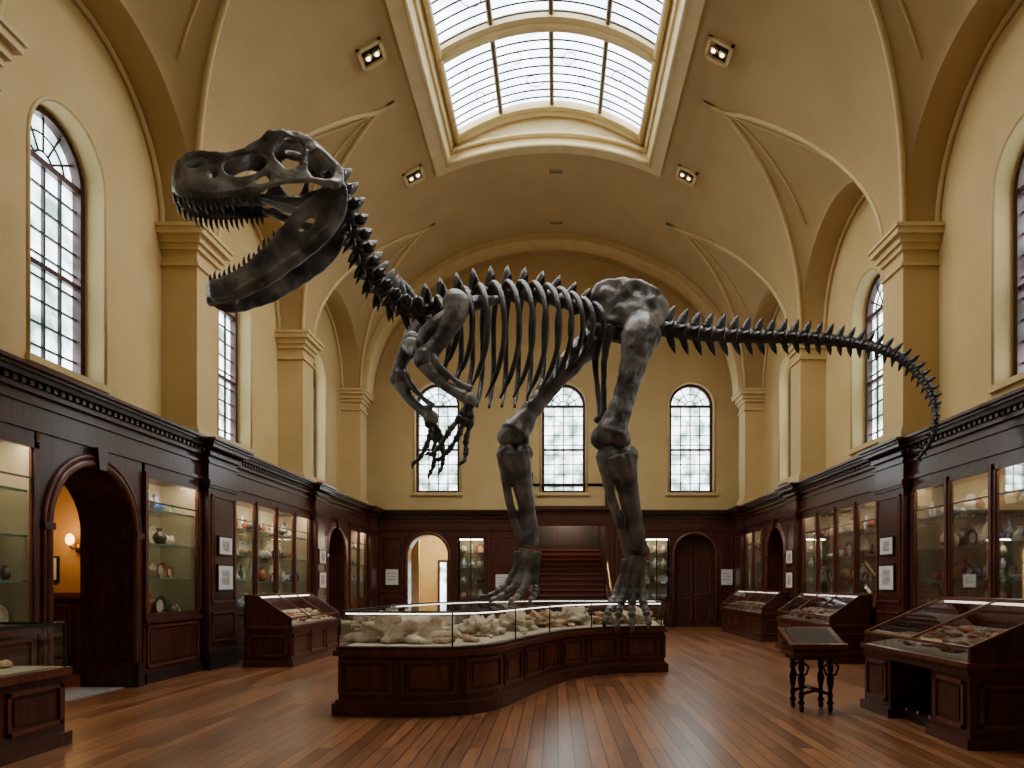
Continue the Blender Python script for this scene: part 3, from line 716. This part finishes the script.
def frame(F,s,z,w,h,d=-.12):
    b=MB(); b.fbox(F,s-w/2,s+w/2,z-h/2,z+h/2,d-.03,d,'iron'); b.fbox(F,s-w/2+.03,s+w/2-.03,z-h/2+.03,z+h/2-.03,d-.033,d-.02,'paper')
    b.fbox(F,s-w*.24,s+w*.24,z-h*.26,z+h*.28,d-.036,d-.02,'print_ink'); b.obj('picture_frame')
def door(F,c,r,zp,dep,nm):
    b=MB(); P_=opening_pts({'c':c,'r':r,'z0':0,'zp':zp})
    b.add([F(*p,dep) for p in P_],[tuple(range(len(P_)))],'mahogany')
    b.strip([F(*p,dep) for p in P_],[F(*p,dep+.06) for p in P_],'mahogany')
    for q in (-1,1):
        a,e=sorted((c+q*.06,c+q*(r-.08)))
        panel(b,F,a,e,.2,.95,d=dep); panel(b,F,a,e,1.05,zp-.05,d=dep)
    b.fbox(F,c-.01,c+.01,0,zp+r-.02,dep-.03,dep,'mahogany_dark')
    b.tube([F(c+(r-.1)*math.cos(t),zp+.02+(r-.1)*math.sin(t),dep-.01) for t in [pi*i/14 for i in range(15)]],.018,'mahogany_red',5)
    b.ell(F(c+.08,1.05,dep-.05),.03,'brass',nu=8,nv=6)
    b.obj(nm)

for sgn,nm in ((-1,3),(1,4)):
    F=FS(sgn,XF); b=MB()
    entab(b,F,YR,YB,dent=True)
    for y0,y1 in ((11.45,12.45),(16.55,17.3),(21.45,22.2)): pilaster(b,F,y0,y1)
    b.fbox(F,22.2,YB,0,3.12,0,.8,'mahogany'); panel(b,F,22.25,22.9,.4,2.9)
    b.fbox(F,YR,1.8,0,3.12,0,.8,'mahogany')
    for k in range(4): panel(b,F,YR+.1+k*1.15,YR+1.15+k*1.15,.4,2.9)
    archway(b,F,17.3,19.6,18.45,.72,2.15,.85)
    if sgn<0: archway(b,F,7.86,9.8,8.82,.78,2.1,.72)
    if sgn<0:
        b.fbox(F,YR,7.86,0,HZ,.78,.86,'mahogany_dark'); b.fbox(F,9.8,17.4,0,HZ,.78,.86,'mahogany_dark')
    else: b.fbox(F,YR,17.4,0,HZ,.78,.86,'mahogany_dark')
    b.fbox(F,19.5,YB,0,HZ,.78,.86,'mahogany_dark')
    b.obj('trim_%d'%nm)
    door(F,18.45,.72,2.15,.5,'door_%d'%(1 if sgn<0 else 2))
    cabinet(F,12.5,16.5,4); cabinet(F,19.65,21.4,2)
    if sgn<0:
        cabinet(F,1.85,7.82,6); cabinet(F,9.84,11.4,1,shelves=(1.5,2.0,2.5))
    else: cabinet(F,1.85,11.4,9)
    for (y,z,w,h) in ((11.95,2.06,.5,.34),(11.95,1.52,.56,.46),(16.92,2.06,.48,.36),(16.92,1.5,.5,.42)): frame(F,y,z,w,h,-.135)
F=FB(YB-.35); b=MB()
SX0,SX1=-.75,1.6
wall(b,F,-XF,SX0-.25,0,3.12,[{'c':-4.15,'r':.64,'z0':0,'zp':2.35},{'c':-2.75,'r':.42,'z0':.9,'zp':2.85,'rect':1}],.5,'mahogany')
wall(b,F,SX1+.25,XF,0,3.12,[{'c':3.25,'r':.42,'z0':.9,'zp':2.85,'rect':1},{'c':4.5,'r':.64,'z0':0,'zp':2.35}],.5,'mahogany')
entab(b,F,-XF,SX0-.25); entab(b,F,SX1+.25,XF)
b.fbox(F,SX0-.25,SX1+.25,3.3,HZ+.1,-.12,.3,'mahogany'); b.fbox(F,SX0-.3,SX1+.3,HZ,HZ+.12,-.25,.3,'mahogany')
for s in (SX0-.25,SX1): b.fbox(F,s,s+.25,0,3.6,-.1,.5,'mahogany'); panel(b,F,s+.04,s+.21,.4,3.3,d=-.1,w=.02)
for c in (-4.15,4.5):
    P_=opening_pts({'c':c,'r':.7,'z0':.2,'zp':2.35}); b.tube([F(a,z,-.01) for a,z in P_],.05,'mahogany_red',6)
for s0,s1 in ((-5.7,-4.95),(-2.2,-1.15),(1.95,2.7),(5.3,5.7)):
    panel(b,F,s0,s1,.3,1.0); panel(b,F,s0,s1,1.15,2.95)
for s0,s1 in ((-3.15,-2.35),(2.85,3.65)): panel(b,F,s0,s1,.25,.82)
b.fbox(F,-XF,-4.82,0,.2,-.04,0,'mahogany_dark'); b.fbox(F,-3.48,SX0-.25,0,.2,-.04,0,'mahogany_dark'); b.fbox(F,SX1+.25,3.83,0,.2,-.04,0,'mahogany_dark')
b.obj('trim_5')
door(F,4.5,.64,2.35,.3,'door_3')
for c in (-2.75,3.25):
    q=MB(); s0,s1=c-.42,c+.42
    q.fbox(F,s0-.04,s1+.04,.86,2.9,.45,.5,'case_back'); q.fbox(F,s0-.05,s0,.86,2.9,-.03,.5,'mahogany'); q.fbox(F,s1,s1+.05,.86,2.9,-.03,.5,'mahogany')
    q.fbox(F,s0-.05,s1+.05,2.85,2.9,-.03,.5,'mahogany'); q.fbox(F,s0-.05,s1+.05,.86,.91,-.03,.5,'mahogany'); q.fbox(F,c-.02,c+.02,.9,2.85,-.03,.02,'mahogany')
    for z in (1.4,1.9,2.4): shelf(q,F,s0,s1,z,.45)
    q.fbox(F,s0+.05,s1-.05,2.83,2.85,.05,.08,'case_fill_strip')
    q.add([F(s0,.9,0),F(s1,.9,0),F(s1,2.85,0),F(s0,2.85,0)],[(0,1,2,3)],'glass_cab')
    o=q.obj('display_cabinet'); it=MB()
    for z in (.91,1.412,1.912,2.412):
        for a in (-.27,0,.27): item(it,F,c+a,z,.25,.12,.38)
    it.obj('pottery_collection',o)
def sign(F,s,z,w,h,d=0):
    b=MB(); b.fbox(F,s-w/2,s+w/2,z-h/2,z+h/2,d-.03,d,'paper')
    for k in range(3): b.fbox(F,s-w*.35,s+w*.35,z+h*(.25-.2*k)-.012,z+h*(.25-.2*k)+.012,d-.033,d-.02,'print_ink')
    b.obj('wall_sign')
sign(F,-5.3,1.62,.4,.5,-.025); sign(F,-1.75,1.5,.4,.42,-.025); sign(F,5.52,1.62,.36,.5,-.025)
# staircase
b=MB(); n=15
for k in range(n):
    y=20.9+k*.29; z=(k+1)*.175
    b.box(SX0,SX1,y,25.6,z-.175,z-.045,'stair_wood'); b.box(SX0,SX1,y-.04,25.6,z-.045,z,'mahogany_red')
for x in (SX0-.12,SX1):
    b.prism([(x,20.85,0),(x,20.85,.35),(x,22.6,1.4),(x,22.6,0)],(.12,0,0),'mahogany')
for x in (SX0-.14,SX1-.02): b.box(x,x+.16,20.7,20.86,0,1.15,'mahogany'); b.box(x-.02,x+.18,20.68,20.88,1.15,1.2,'mahogany_red')
rail=[(SX1+.06,20.8,1.12)]+[(SX1+.06,20.9+k*.29,1.12+.175*k) for k in range(1,7)]
b.tube(rail,.036,'brass',8)
for k in range(1,7): b.tube([(SX1+.06,20.9+k*.29,.3+.16*k),(SX1+.06,20.9+k*.29,1.1+.175*k)],.014,'mahogany_red',6)
st=b.obj('staircase')
b=MB()
b.box(SX0-.25,SX0,22.65,26.5,0,5,'mahogany_dark'); b.box(SX1,SX1+.25,22.65,26.5,0,5,'mahogany_dark'); b.box(SX0-.25,SX1+.25,26.3,26.5,0,5,'mahogany_dark'); b.box(SX0-.25,SX1+.25,23,26.5,4.6,4.7,'mahogany_dark')
FF=FB(26.3)
for s0 in (SX0+.1,SX0+.85,SX0+1.6): panel(b,FF,s0,s0+.65,2.8,4.4,mt='mahogany',m2='mahogany_dark')
b.obj('trim_6')
b=MB(); b.box(-5.6,-5.5,22.9,26.5,0,3.4,'corridor'); b.box(-2.6,-2.5,23.2,26.5,0,3.4,'corridor'); b.box(-5.6,-2.5,26.4,26.5,0,3.4,'corridor'); b.box(-5.6,-2.5,22.9,26.5,3.4,3.5,'corridor')
b.box(-4.45,-3.75,26.32,26.4,0,2.3,'window_frame'); b.box(-4.35,-4.13,26.3,26.33,.5,2.2,'window_pane'); b.box(-4.07,-3.85,26.3,26.33,.5,2.2,'window_pane')
b.box(-5.5,-4.7,24.0,24.15,0,3.4,'corridor')
b.obj('wall_corridor')
b=MB(); b.box(-10.2,-6.66,11,11.1,0,3.5,'room_warm'); b.box(-10.2,-6.66,6.6,6.7,0,3.5,'room_warm'); b.box(-10.3,-10.2,6.6,11.1,0,3.5,'room_warm'); b.box(-10.3,-6.66,6.6,11.1,3.5,3.6,'room_warm')
b.box(-10.2,-6.66,10.95,11,0,1.25,'mahogany'); b.box(-10.2,-6.66,10.9,11,1.2,1.28,'mahogany_red')
for k in range(5): panel(b,FB(10.95),-10.1+k*.66,-9.55+k*.66,.2,1.1)
b.obj('wall_side_room')
b=MB(); b.box(-6.6,-5.9,8.1,9.55,.001,.012,'stone_tile'); b.obj('stone_threshold')
for (x,z,w,h) in ((-7.95,1.65,.3,.4),(-7.25,1.6,.26,.36),(-8.5,1.7,.34,.44)):
    frame(FB(11),x,z,w,h,0)
b=MB(); b.tube([(-7.5,10.98,1.98),(-7.5,10.85,1.95),(-7.5,10.8,2.02)],.015,'brass',6); b.ell((-7.5,10.98,1.98),(.05,.02,.08),'brass',nu=8,nv=6)
b.lathe((-7.5,10.8,2.02),[(.025,0),(.055,.04),(.06,.10),(.04,.15),(.015,.17)],'warm_bulb',10); b.obj('wall_sconce')

# ------------------------------------------------------------------ ceiling fittings
def vaultframe(x,y):
    z=zm(abs(x)); e=.01; dz=(zm(abs(x)+e)-zm(abs(x)-e))/(2*e)*(1 if x>0 else -1)
    t=Vector((1,0,dz)).normalized(); n=Vector((dz,0,-1)).normalized(); return Vector((vx(x),y,z)),t,n
for (x,y) in ((-3.42,13.1),(-3.42,17.0),(3.3,13.1),(3.4,17.0),(-3.42,9.0),(3.3,9.0)):
    p,t,n=vaultframe(x,y); b=MB()
    def bx(a0,a1,y0,y1,n0,n1,mt):
        vs=[p+t*a+Vector((0,yy,0))+n*d for a in (a0,a1) for yy in (y0,y1) for d in (n0,n1)]
        b.add(vs,[(0,1,3,2),(4,6,7,5),(0,4,5,1),(2,3,7,6),(0,2,6,4),(1,5,7,3)],mt)
    bx(-.26,.26,-.26,-.19,-.02,.06,'plaster_trim');bx(-.26,.26,.19,.26,-.02,.06,'plaster_trim');bx(-.26,-.19,-.26,.26,-.02,.06,'plaster_trim');bx(.19,.26,-.26,.26,-.02,.06,'plaster_trim')
    bx(-.19,.19,-.19,.19,-.02,.01,'iron')
    for q in (-.09,.09):
        b.ell(p+n*.05+t*q,(.05,.05,.04),'spot_lens',nu=12,nv=6); b.tube([p+t*q,p+t*q+n*.06],[.08,.08],'brass',12)
    b.obj('ceiling_spotlight')
    l=bpy.data.lights.new('spot','SPOT'); l.energy=560; l.color=(1,.88,.70); l.spot_size=1.9; l.spot_blend=.8; l.shadow_soft_size=.1
    lo=bpy.data.objects.new('spot_lamp',l); COL.objects.link(lo); lo.location=p+n*.14; lo.rotation_euler=(Vector((-x*.2,0,-1))).to_track_quat('-Z','Y').to_euler()
for (x,y) in ((0,18.3),(0,20.9)):
    p,t,n=vaultframe(x+.001,y); b=MB(); b.box(-.22,.22,y-.08,y+.08,p.z-.03,p.z,'plaster_trim')
    for k in range(4): b.box(-.19,.19,y-.06+k*.035,y-.045+k*.035,p.z-.035,p.z-.028,'mahogany_dark')
    b.obj('ceiling_vent')

# ------------------------------------------------------------------ central display case
front=catmull([(-2.36,7.6),(-1.8,7.54),(-1.15,7.56),(-.72,7.95),(-.45,8.75),(-.12,9.7),(.25,10.5),(.85,11.05),(1.75,11.3)],6)
back=catmull([(1.85,12.9),(.9,13.0),(-.3,12.9),(-1.3,12.2),(-1.9,11.2),(-2.3,9.9)],5)
outline=[Vector((p[0],p[1],0)) for p in front+back]
def offset(pl,d):
    n=len(pl); out=[]
    for i in range(n):
        a=pl[i]-pl[i-1]; c=pl[(i+1)%n]-pl[i]
        na=Vector((a.y,-a.x,0)).normalized(); nc=Vector((c.y,-c.x,0)).normalized()
        m=(na+nc); m.normalize(); k=1/max(.4,m.dot(na)); out.append(pl[i]+m*d*k)
    return out
def ext(b,pl,z0,z1,mt,cap=True):
    A=[p+Vector((0,0,z0)) for p in pl]; B_=[p+Vector((0,0,z1)) for p in pl]
    b.strip(A,B_,mt,False,True)
    if cap: b.add(B_,[tuple(range(len(B_)))],mt); b.add(A,[tuple(range(len(A)))],mt)
b=MB()
ext(b,offset(outline,.06),0,.13,'mahogany'); ext(b,offset(outline,.03),.13,.16,'mahogany_red'); ext(b,outline,.16,.66,'mahogany'); ext(b,offset(outline,.05),.64,.70,'mahogany_red'); ext(b,offset(outline,.02),.70,.74,'mahogany')
ext(b,offset(outline,-.06),.74,.745,'linen')
def walk(pl,step):
    out=[pl[0]]; acc=0
    for a,c in zip(pl[:-1],pl[1:]):
        L_=(c-a).length
        while acc+L_>=step:
            t=(step-acc)/L_; a=a.lerp(c,t); out.append(a); L_=(c-a).length; acc=0
        acc+=L_
    return out
fl=[Vector((p[0],p[1],0)) for p in front]; side=[Vector((-2.3,9.9,0)),Vector((-2.36,7.6,0))]; rs=[Vector((1.75,11.3,0)),Vector((1.85,12.9,0))]
for line,st in ((fl,.1),(side,.1),(rs,.1)):
    pts=walk(line,st); m=7
    for i in range(0,len(pts)-m+1,m):
        seg=pts[i:i+m]
        if len(seg)<3: continue
        for z0,z1,o0,i0,i1 in ((.23,.26,.02,0,m),(.57,.60,.02,0,m),(.30,.53,.012,1,m-1)):
            sg=seg[i0:i1]
            A=[]
            for j,p in enumerate(sg):
                t=(sg[min(j+1,len(sg)-1)]-sg[max(j-1,0)]).normalized(); A.append(p+Vector((t.y,-t.x,0))*o0)
            b.strip([p+Vector((0,0,z0)) for p in A],[p+Vector((0,0,z1)) for p in A],'mahogany_red'); b.strip([p+Vector((0,0,z1)) for p in A],[p+Vector((0,0,z1)) for p in sg],'mahogany_red')
            b.strip([p+Vector((0,0,z0)) for p in A],[p+Vector((0,0,z0)) for p in sg],'mahogany_red')
        for p,q in ((seg[0],seg[1]),(seg[-1],seg[-2])):
            t=(q-p).normalized(); t2=(seg[-1]-seg[0]).normalized(); nn=Vector((t2.y,-t2.x,0))
            b.prism([p+Vector((0,0,.23)),p+t*.03+Vector((0,0,.23)),p+t*.03+Vector((0,0,.6)),p+Vector((0,0,.6))],nn*.02,'mahogany_red')
case=b.obj('museum_display_case')
b=MB()
gl=offset(outline,-.02)
b.strip([p+Vector((0,0,.74)) for p in gl],[p+Vector((0,0,1.11)) for p in gl],'glass_clear',False,True)
b.add([p+Vector((0,0,1.11)) for p in gl],[tuple(range(len(gl)))],'glass_clear')
b.tube([p+Vector((0,0,1.115)) for p in gl+[gl[0]]],.012,'iron',4)
b.tube([p+Vector((0,0,1.096)) for p in offset(outline,-.06)],.007,'rim_strip',4)
for p in walk(fl,1.25)+[Vector((-2.3,9.9,0)),Vector((1.75,11.3,0)),Vector((1.85,12.9,0)),Vector((-.3,12.9,0)),Vector((-1.9,11.2,0))]:
    b.tube([p+Vector((0,0,.74)),p+Vector((0,0,1.11))],.009,'iron',6)
b.obj('glass_top',case)
b=MB()
for (x,y,sx,sy,sz,sd,mt) in ((-1.75,8.2,.50,.3,.22,1,'fossil'),(-.98,9.2,.24,.3,.17,3,'fossil'),(-1.85,10.2,.26,.3,.13,9,'fossil_tan'),(-.6,10.1,.24,.3,.17,4,'fossil'),(-.2,11.0,.28,.3,.17,5,'fossil_tan'),(.3,11.5,.3,.28,.18,6,'fossil'),(.85,11.65,.22,.2,.15,7,'fossil_tan'),(1.3,11.8,.26,.2,.17,8,'fossil')):
    b.ell((x,y,.76+sz*.25),(sx,sy,sz),mt,nu=36,nv=20,nz=.75,seed=sd,freq=2.6)
for k in range(46):
    i=random.randrange(4,len(front)-2); p=fl[i]; t=(fl[i+1]-fl[i-1]).normalized(); nn=Vector((-t.y,t.x,0)); q=p+nn*random.uniform(.12,.8)
    if not(-2.2<q.x<1.7): continue
    s_=random.uniform(.02,.055); b.ell((q.x,q.y,.755+s_*.4),(s_*1.3,s_,s_*.7),random.choice(['fossil','fossil_tan']),nu=8,nv=6,nz=.5,seed=k)
b.obj('fossil_specimens',case)

# ------------------------------------------------------------------ vitrines along the walls
def vitrine(xa,xw,y0,y1,zf=.82,zt=1.2,knee=False):
    sg=1 if xw>xa else -1
    b=MB(); X=lambda d: xa+sg*d
    W=abs(xw-xa); zb=zf-.14
    Fa=lambda a,z,d:(X(d),a,z)
    Fe=lambda a,z,d:(X(a),y0+d,z)
    b.fbox(Fa,y0,y1,zb-.1,zb,-.02,W,'mahogany'); b.fbox(Fa,y0-.02,y1+.02,zb-.02,zb+.02,-.04,W,'mahogany_red')
    if knee:
        for a0,a1 in ((y0,y0+.62),(y1-.62,y1)):
            b.fbox(Fa,a0,a1,.1,zb-.1,.0,W,'mahogany'); b.fbox(Fa,a0-.03,a1+.03,0,.1,-.04,W,'mahogany'); panel(b,Fa,a0+.07,a1-.07,.16,zb-.14)
        b.fbox(Fa,y0,y1,.1,zb-.1,W-.1,W,'mahogany_dark'); b.fbox(Fa,y0,y1,0,.09,.12,W,'mahogany_dark')
        for k in range(4): b.tube([Fa(y0+.68+k*(y1-y0-1.36)/3,.0,.15),Fa(y0+.68+k*(y1-y0-1.36)/3,.12,.15)],.03,'mahogany',6)
        panel(b,Fe,.07,W-.07,.18,zb-.16)
    else:
        b.fbox(Fa,y0,y1,.1,zb-.1,0,W,'mahogany'); b.fbox(Fa,y0-.04,y1+.04,0,.12,-.04,W,'mahogany')
        m=max(1,round((y1-y0)/.85)); w=(y1-y0)/m
        for k in range(m): panel(b,Fa,y0+k*w+.06,y0+(k+1)*w-.06,.18,zb-.12)
        panel(b,Fe,.07,W-.07,.18,zb-.14)
    for a in (y0,y1-.035):
        b.prism([Fa(a,zb,0),Fa(a,zf,0),Fa(a,zt,W*.72),Fa(a,zt,W),Fa(a,zb,W)],(0,.035,0),'mahogany')
    b.fbox(Fa,y0,y1,zb,zt,W-.03,W,'mahogany'); b.fbox(Fa,y0-.02,y1+.02,zt-.005,zt+.03,W*.72,W+.0,'mahogany_red')
    b.fbox(Fa,y0+.05,y1-.05,zt-.03,zt-.01,W*.74,W*.82,'rim_strip')
    m=max(2,round((y1-y0)/.95)); w=(y1-y0)/m
    for k in range(m+1):
        a=y0+k*w-(.02 if k==m else 0 if k==0 else .01)
        b.prism([Fa(a,zf,0),Fa(a,zf+.02,0),Fa(a,zt+.02,W*.72),Fa(a,zt,W*.72)],(0,.03,0),'mahogany_red')
    b.fbox(Fa,y0,y1,zf-.005,zf+.02,-.005,.03,'mahogany_red')
    b.add([Fa(y0,zb,.005),Fa(y1,zb,.005),Fa(y1,zf,.005),Fa(y0,zf,.005)],[(0,1,2,3)],'glass_clear')
    b.add([Fa(y0,zf,.0),Fa(y1,zf,.0),Fa(y1,zt,W*.72),Fa(y0,zt,W*.72)],[(0,1,2,3)],'glass_clear')
    b.prism([Fa(y0+.04,zb+.02,.03),Fa(y0+.04,zb+.03,.03),Fa(y0+.04,zb+.23,W-.05),Fa(y0+.04,zb+.02,W-.05)],(0,y1-y0-.08,0),'linen')
    o=b.obj('vitrine'); it=MB()
    for k in range(int((y1-y0)*34)):
        d=random.uniform(.12,W-.22); s_=random.uniform(.025,.075); a=random.uniform(y0+.12,y1-.12)
        it.ell(Fa(a,zb+.035+.2*(d-.03)/(W-.08)+s_*.3,d),(s_,s_*1.3,s_*.6),random.choice(['fossil','fossil_tan','fossil_tan','pot_dark','pot_terra']),nu=8,nv=6,nz=.6,seed=k)
    it.obj('specimen_collection',o)
vitrine(-4.5,-5.3,11.9,14.5); vitrine(5.0,5.62,17,21); vitrine(4.85,5.6,12.4,15.3); vitrine(3.55,4.75,6.0,8.05,zf=.86,zt=1.24,knee=True)
b=MB(); x0,x1,y0,y1=-5.4,-4.35,3.2,6.2
b.box(x0-.03,x1+.04,y0-.03,y1+.04,0,.12,'mahogany'); b.box(x0,x1,y0,y1,.12,.62,'mahogany'); b.box(x0-.03,x1+.04,y0-.03,y1+.04,.62,.69,'mahogany_red')
Fr=lambda a,z,d:(x1-d,a,z)
for k in range(4): panel(b,Fr,y0+.08+k*.75,y0+.7+k*.75,.2,.55)
Fe2=lambda a,z,d:(a,y1-d,z)
panel(b,Fe2,x0+.1,x1-.1,.2,.55)
b.box(x0+.03,x1-.03,y0+.03,y1-.03,.69,.70,'linen')
for (X_,Y_) in ((x0,y0),(x0,y1),(x1,y0),(x1,y1),(x1,(y0+y1)/2)): b.box(X_-.012,X_+.012,Y_-.012,Y_+.012,.69,1.07,'iron')
for (a,c,e,f) in ((x0,x1,y0,y0),(x0,x1,y1,y1),(x0,x0,y0,y1),(x1,x1,y0,y1)): b.box(a-.012,c+.012,e-.012,f+.012,1.06,1.085,'iron')
for q in ([(x0,y0),(x1,y0)],[(x1,y0),(x1,y1)],[(x1,y1),(x0,y1)],[(x0,y1),(x0,y0)]):
    b.add([(*q[0],.69),(*q[1],.69),(*q[1],1.07),(*q[0],1.07)],[(0,1,2,3)],'glass_clear')
b.add([(x0,y0,1.075),(x1,y0,1.075),(x1,y1,1.075),(x0,y1,1.075)],[(0,1,2,3)],'glass_clear')
o=b.obj('table_display_case'); it=MB()
for k in range(26):
    s_=random.uniform(.05,.15); it.ell((random.uniform(x0+.2,x1-.2),random.uniform(y0+.2,y1-.2),.71+s_*.25),(s_,s_*1.2,s_*.5),random.choice(['fossil','fossil_tan']),nu=12,nv=8,nz=.6,seed=k)
it.obj('specimen_collection',o)
# lectern
b=MB(); cx,cy=2.88,7.9
b.box(cx-.24,cx+.24,cy-.18,cy+.18,.58,.64,'mahogany'); b.box(cx-.28,cx+.28,cy-.22,cy+.22,.63,.66,'mahogany_red')
b.prism([(cx-.27,cy-.21,.66),(cx-.27,cy+.21,.66),(cx-.27,cy+.21,.89),(cx-.27,cy-.21,.72)],(.54,0,0),'mahogany')
b.prism([(cx-.31,cy-.25,.715),(cx-.31,cy+.24,.90),(cx-.31,cy+.24,.92),(cx-.31,cy-.25,.735)],(.62,0,0),'mahogany')
b.prism([(cx-.31,cy-.27,.71),(cx-.31,cy-.24,.71),(cx-.31,cy-.24,.77),(cx-.31,cy-.27,.76)],(.62,0,0),'mahogany_red')
b.prism([(cx-.24,cy-.19,.762),(cx-.24,cy+.19,.905),(cx-.24,cy+.19,.912),(cx-.24,cy-.19,.769)],(.48,0,0),'mahogany_dark')
for px_ in (-.16,.16):
    for py_ in (-.14,.14):
        b.lathe((cx+px_,cy+py_,.07),[(.02,0),(.042,.03),(.022,.06),(.032,.12),(.02,.16),(.036,.24),(.042,.3),(.022,.36),(.034,.4),(.034,.51)],'iron',10)
        b.tube([(cx+px_-.015,cy+py_,.045),(cx+px_+.015,cy+py_,.045)],.045,'iron',12)
for py_ in (-.14,.14): b.tube([(cx-.16,cy+py_,.2),(cx,cy+py_,.24),(cx+.16,cy+py_,.2)],.018,'iron',6)
b.tube([(cx,cy-.14,.24),(cx,cy+.14,.24)],.015,'iron',6)
for s_ in (-1,1):
    b.tube([(cx+s_*.16,cy-.15,.56),(cx+s_*.08,cy-.15,.50),(cx+s_*.11,cy-.15,.42),(cx+s_*.16,cy-.15,.40)],.014,'iron',6)
    b.tube([(cx+s_*.2,cy-.15,.56),(cx+s_*.25,cy-.15,.50),(cx+s_*.22,cy-.15,.42),(cx+s_*.17,cy-.15,.40)],.014,'iron',6)
b.obj('lectern')

def point(name,loc,e,col,r=.1):
    l=bpy.data.lights.new(name,'POINT'); l.energy=e; l.color=col; l.shadow_soft_size=r
    o=bpy.data.objects.new(name,l); COL.objects.link(o); o.location=loc
point('sconce_lamp',(-7.5,10.55,2.2),16,(1,.62,.28),.08)
point('side_room_lamp',(-8.9,9.9,3.0),22,(1,.62,.30),.15)
point('corridor_lamp',(-4.0,24.6,3.0),150,(1,.86,.62),.2)
point('stair_fill',(.4,24.0,4.4),260,(1,.82,.6),.15)  # added fill light so the steps show in the dark alcove, no fixture
w=bpy.data.worlds.new('sky'); SC.world=w; w.use_nodes=True
bg=w.node_tree.nodes['Background']; bg.inputs[0].default_value=(.75,.85,1,1); bg.inputs[1].default_value=1.0

cd=bpy.data.cameras.new('camera'); cam=bpy.data.objects.new('camera',cd); COL.objects.link(cam)
cam.location=(0,0,1.43); cam.rotation_euler=(pi/2,0,0); cd.sensor_width=36; cd.lens=700/1024*36
cd.shift_x=-44/1024; cd.shift_y=199/1024; cd.clip_start=.05; cd.clip_end=200
SC.camera=cam
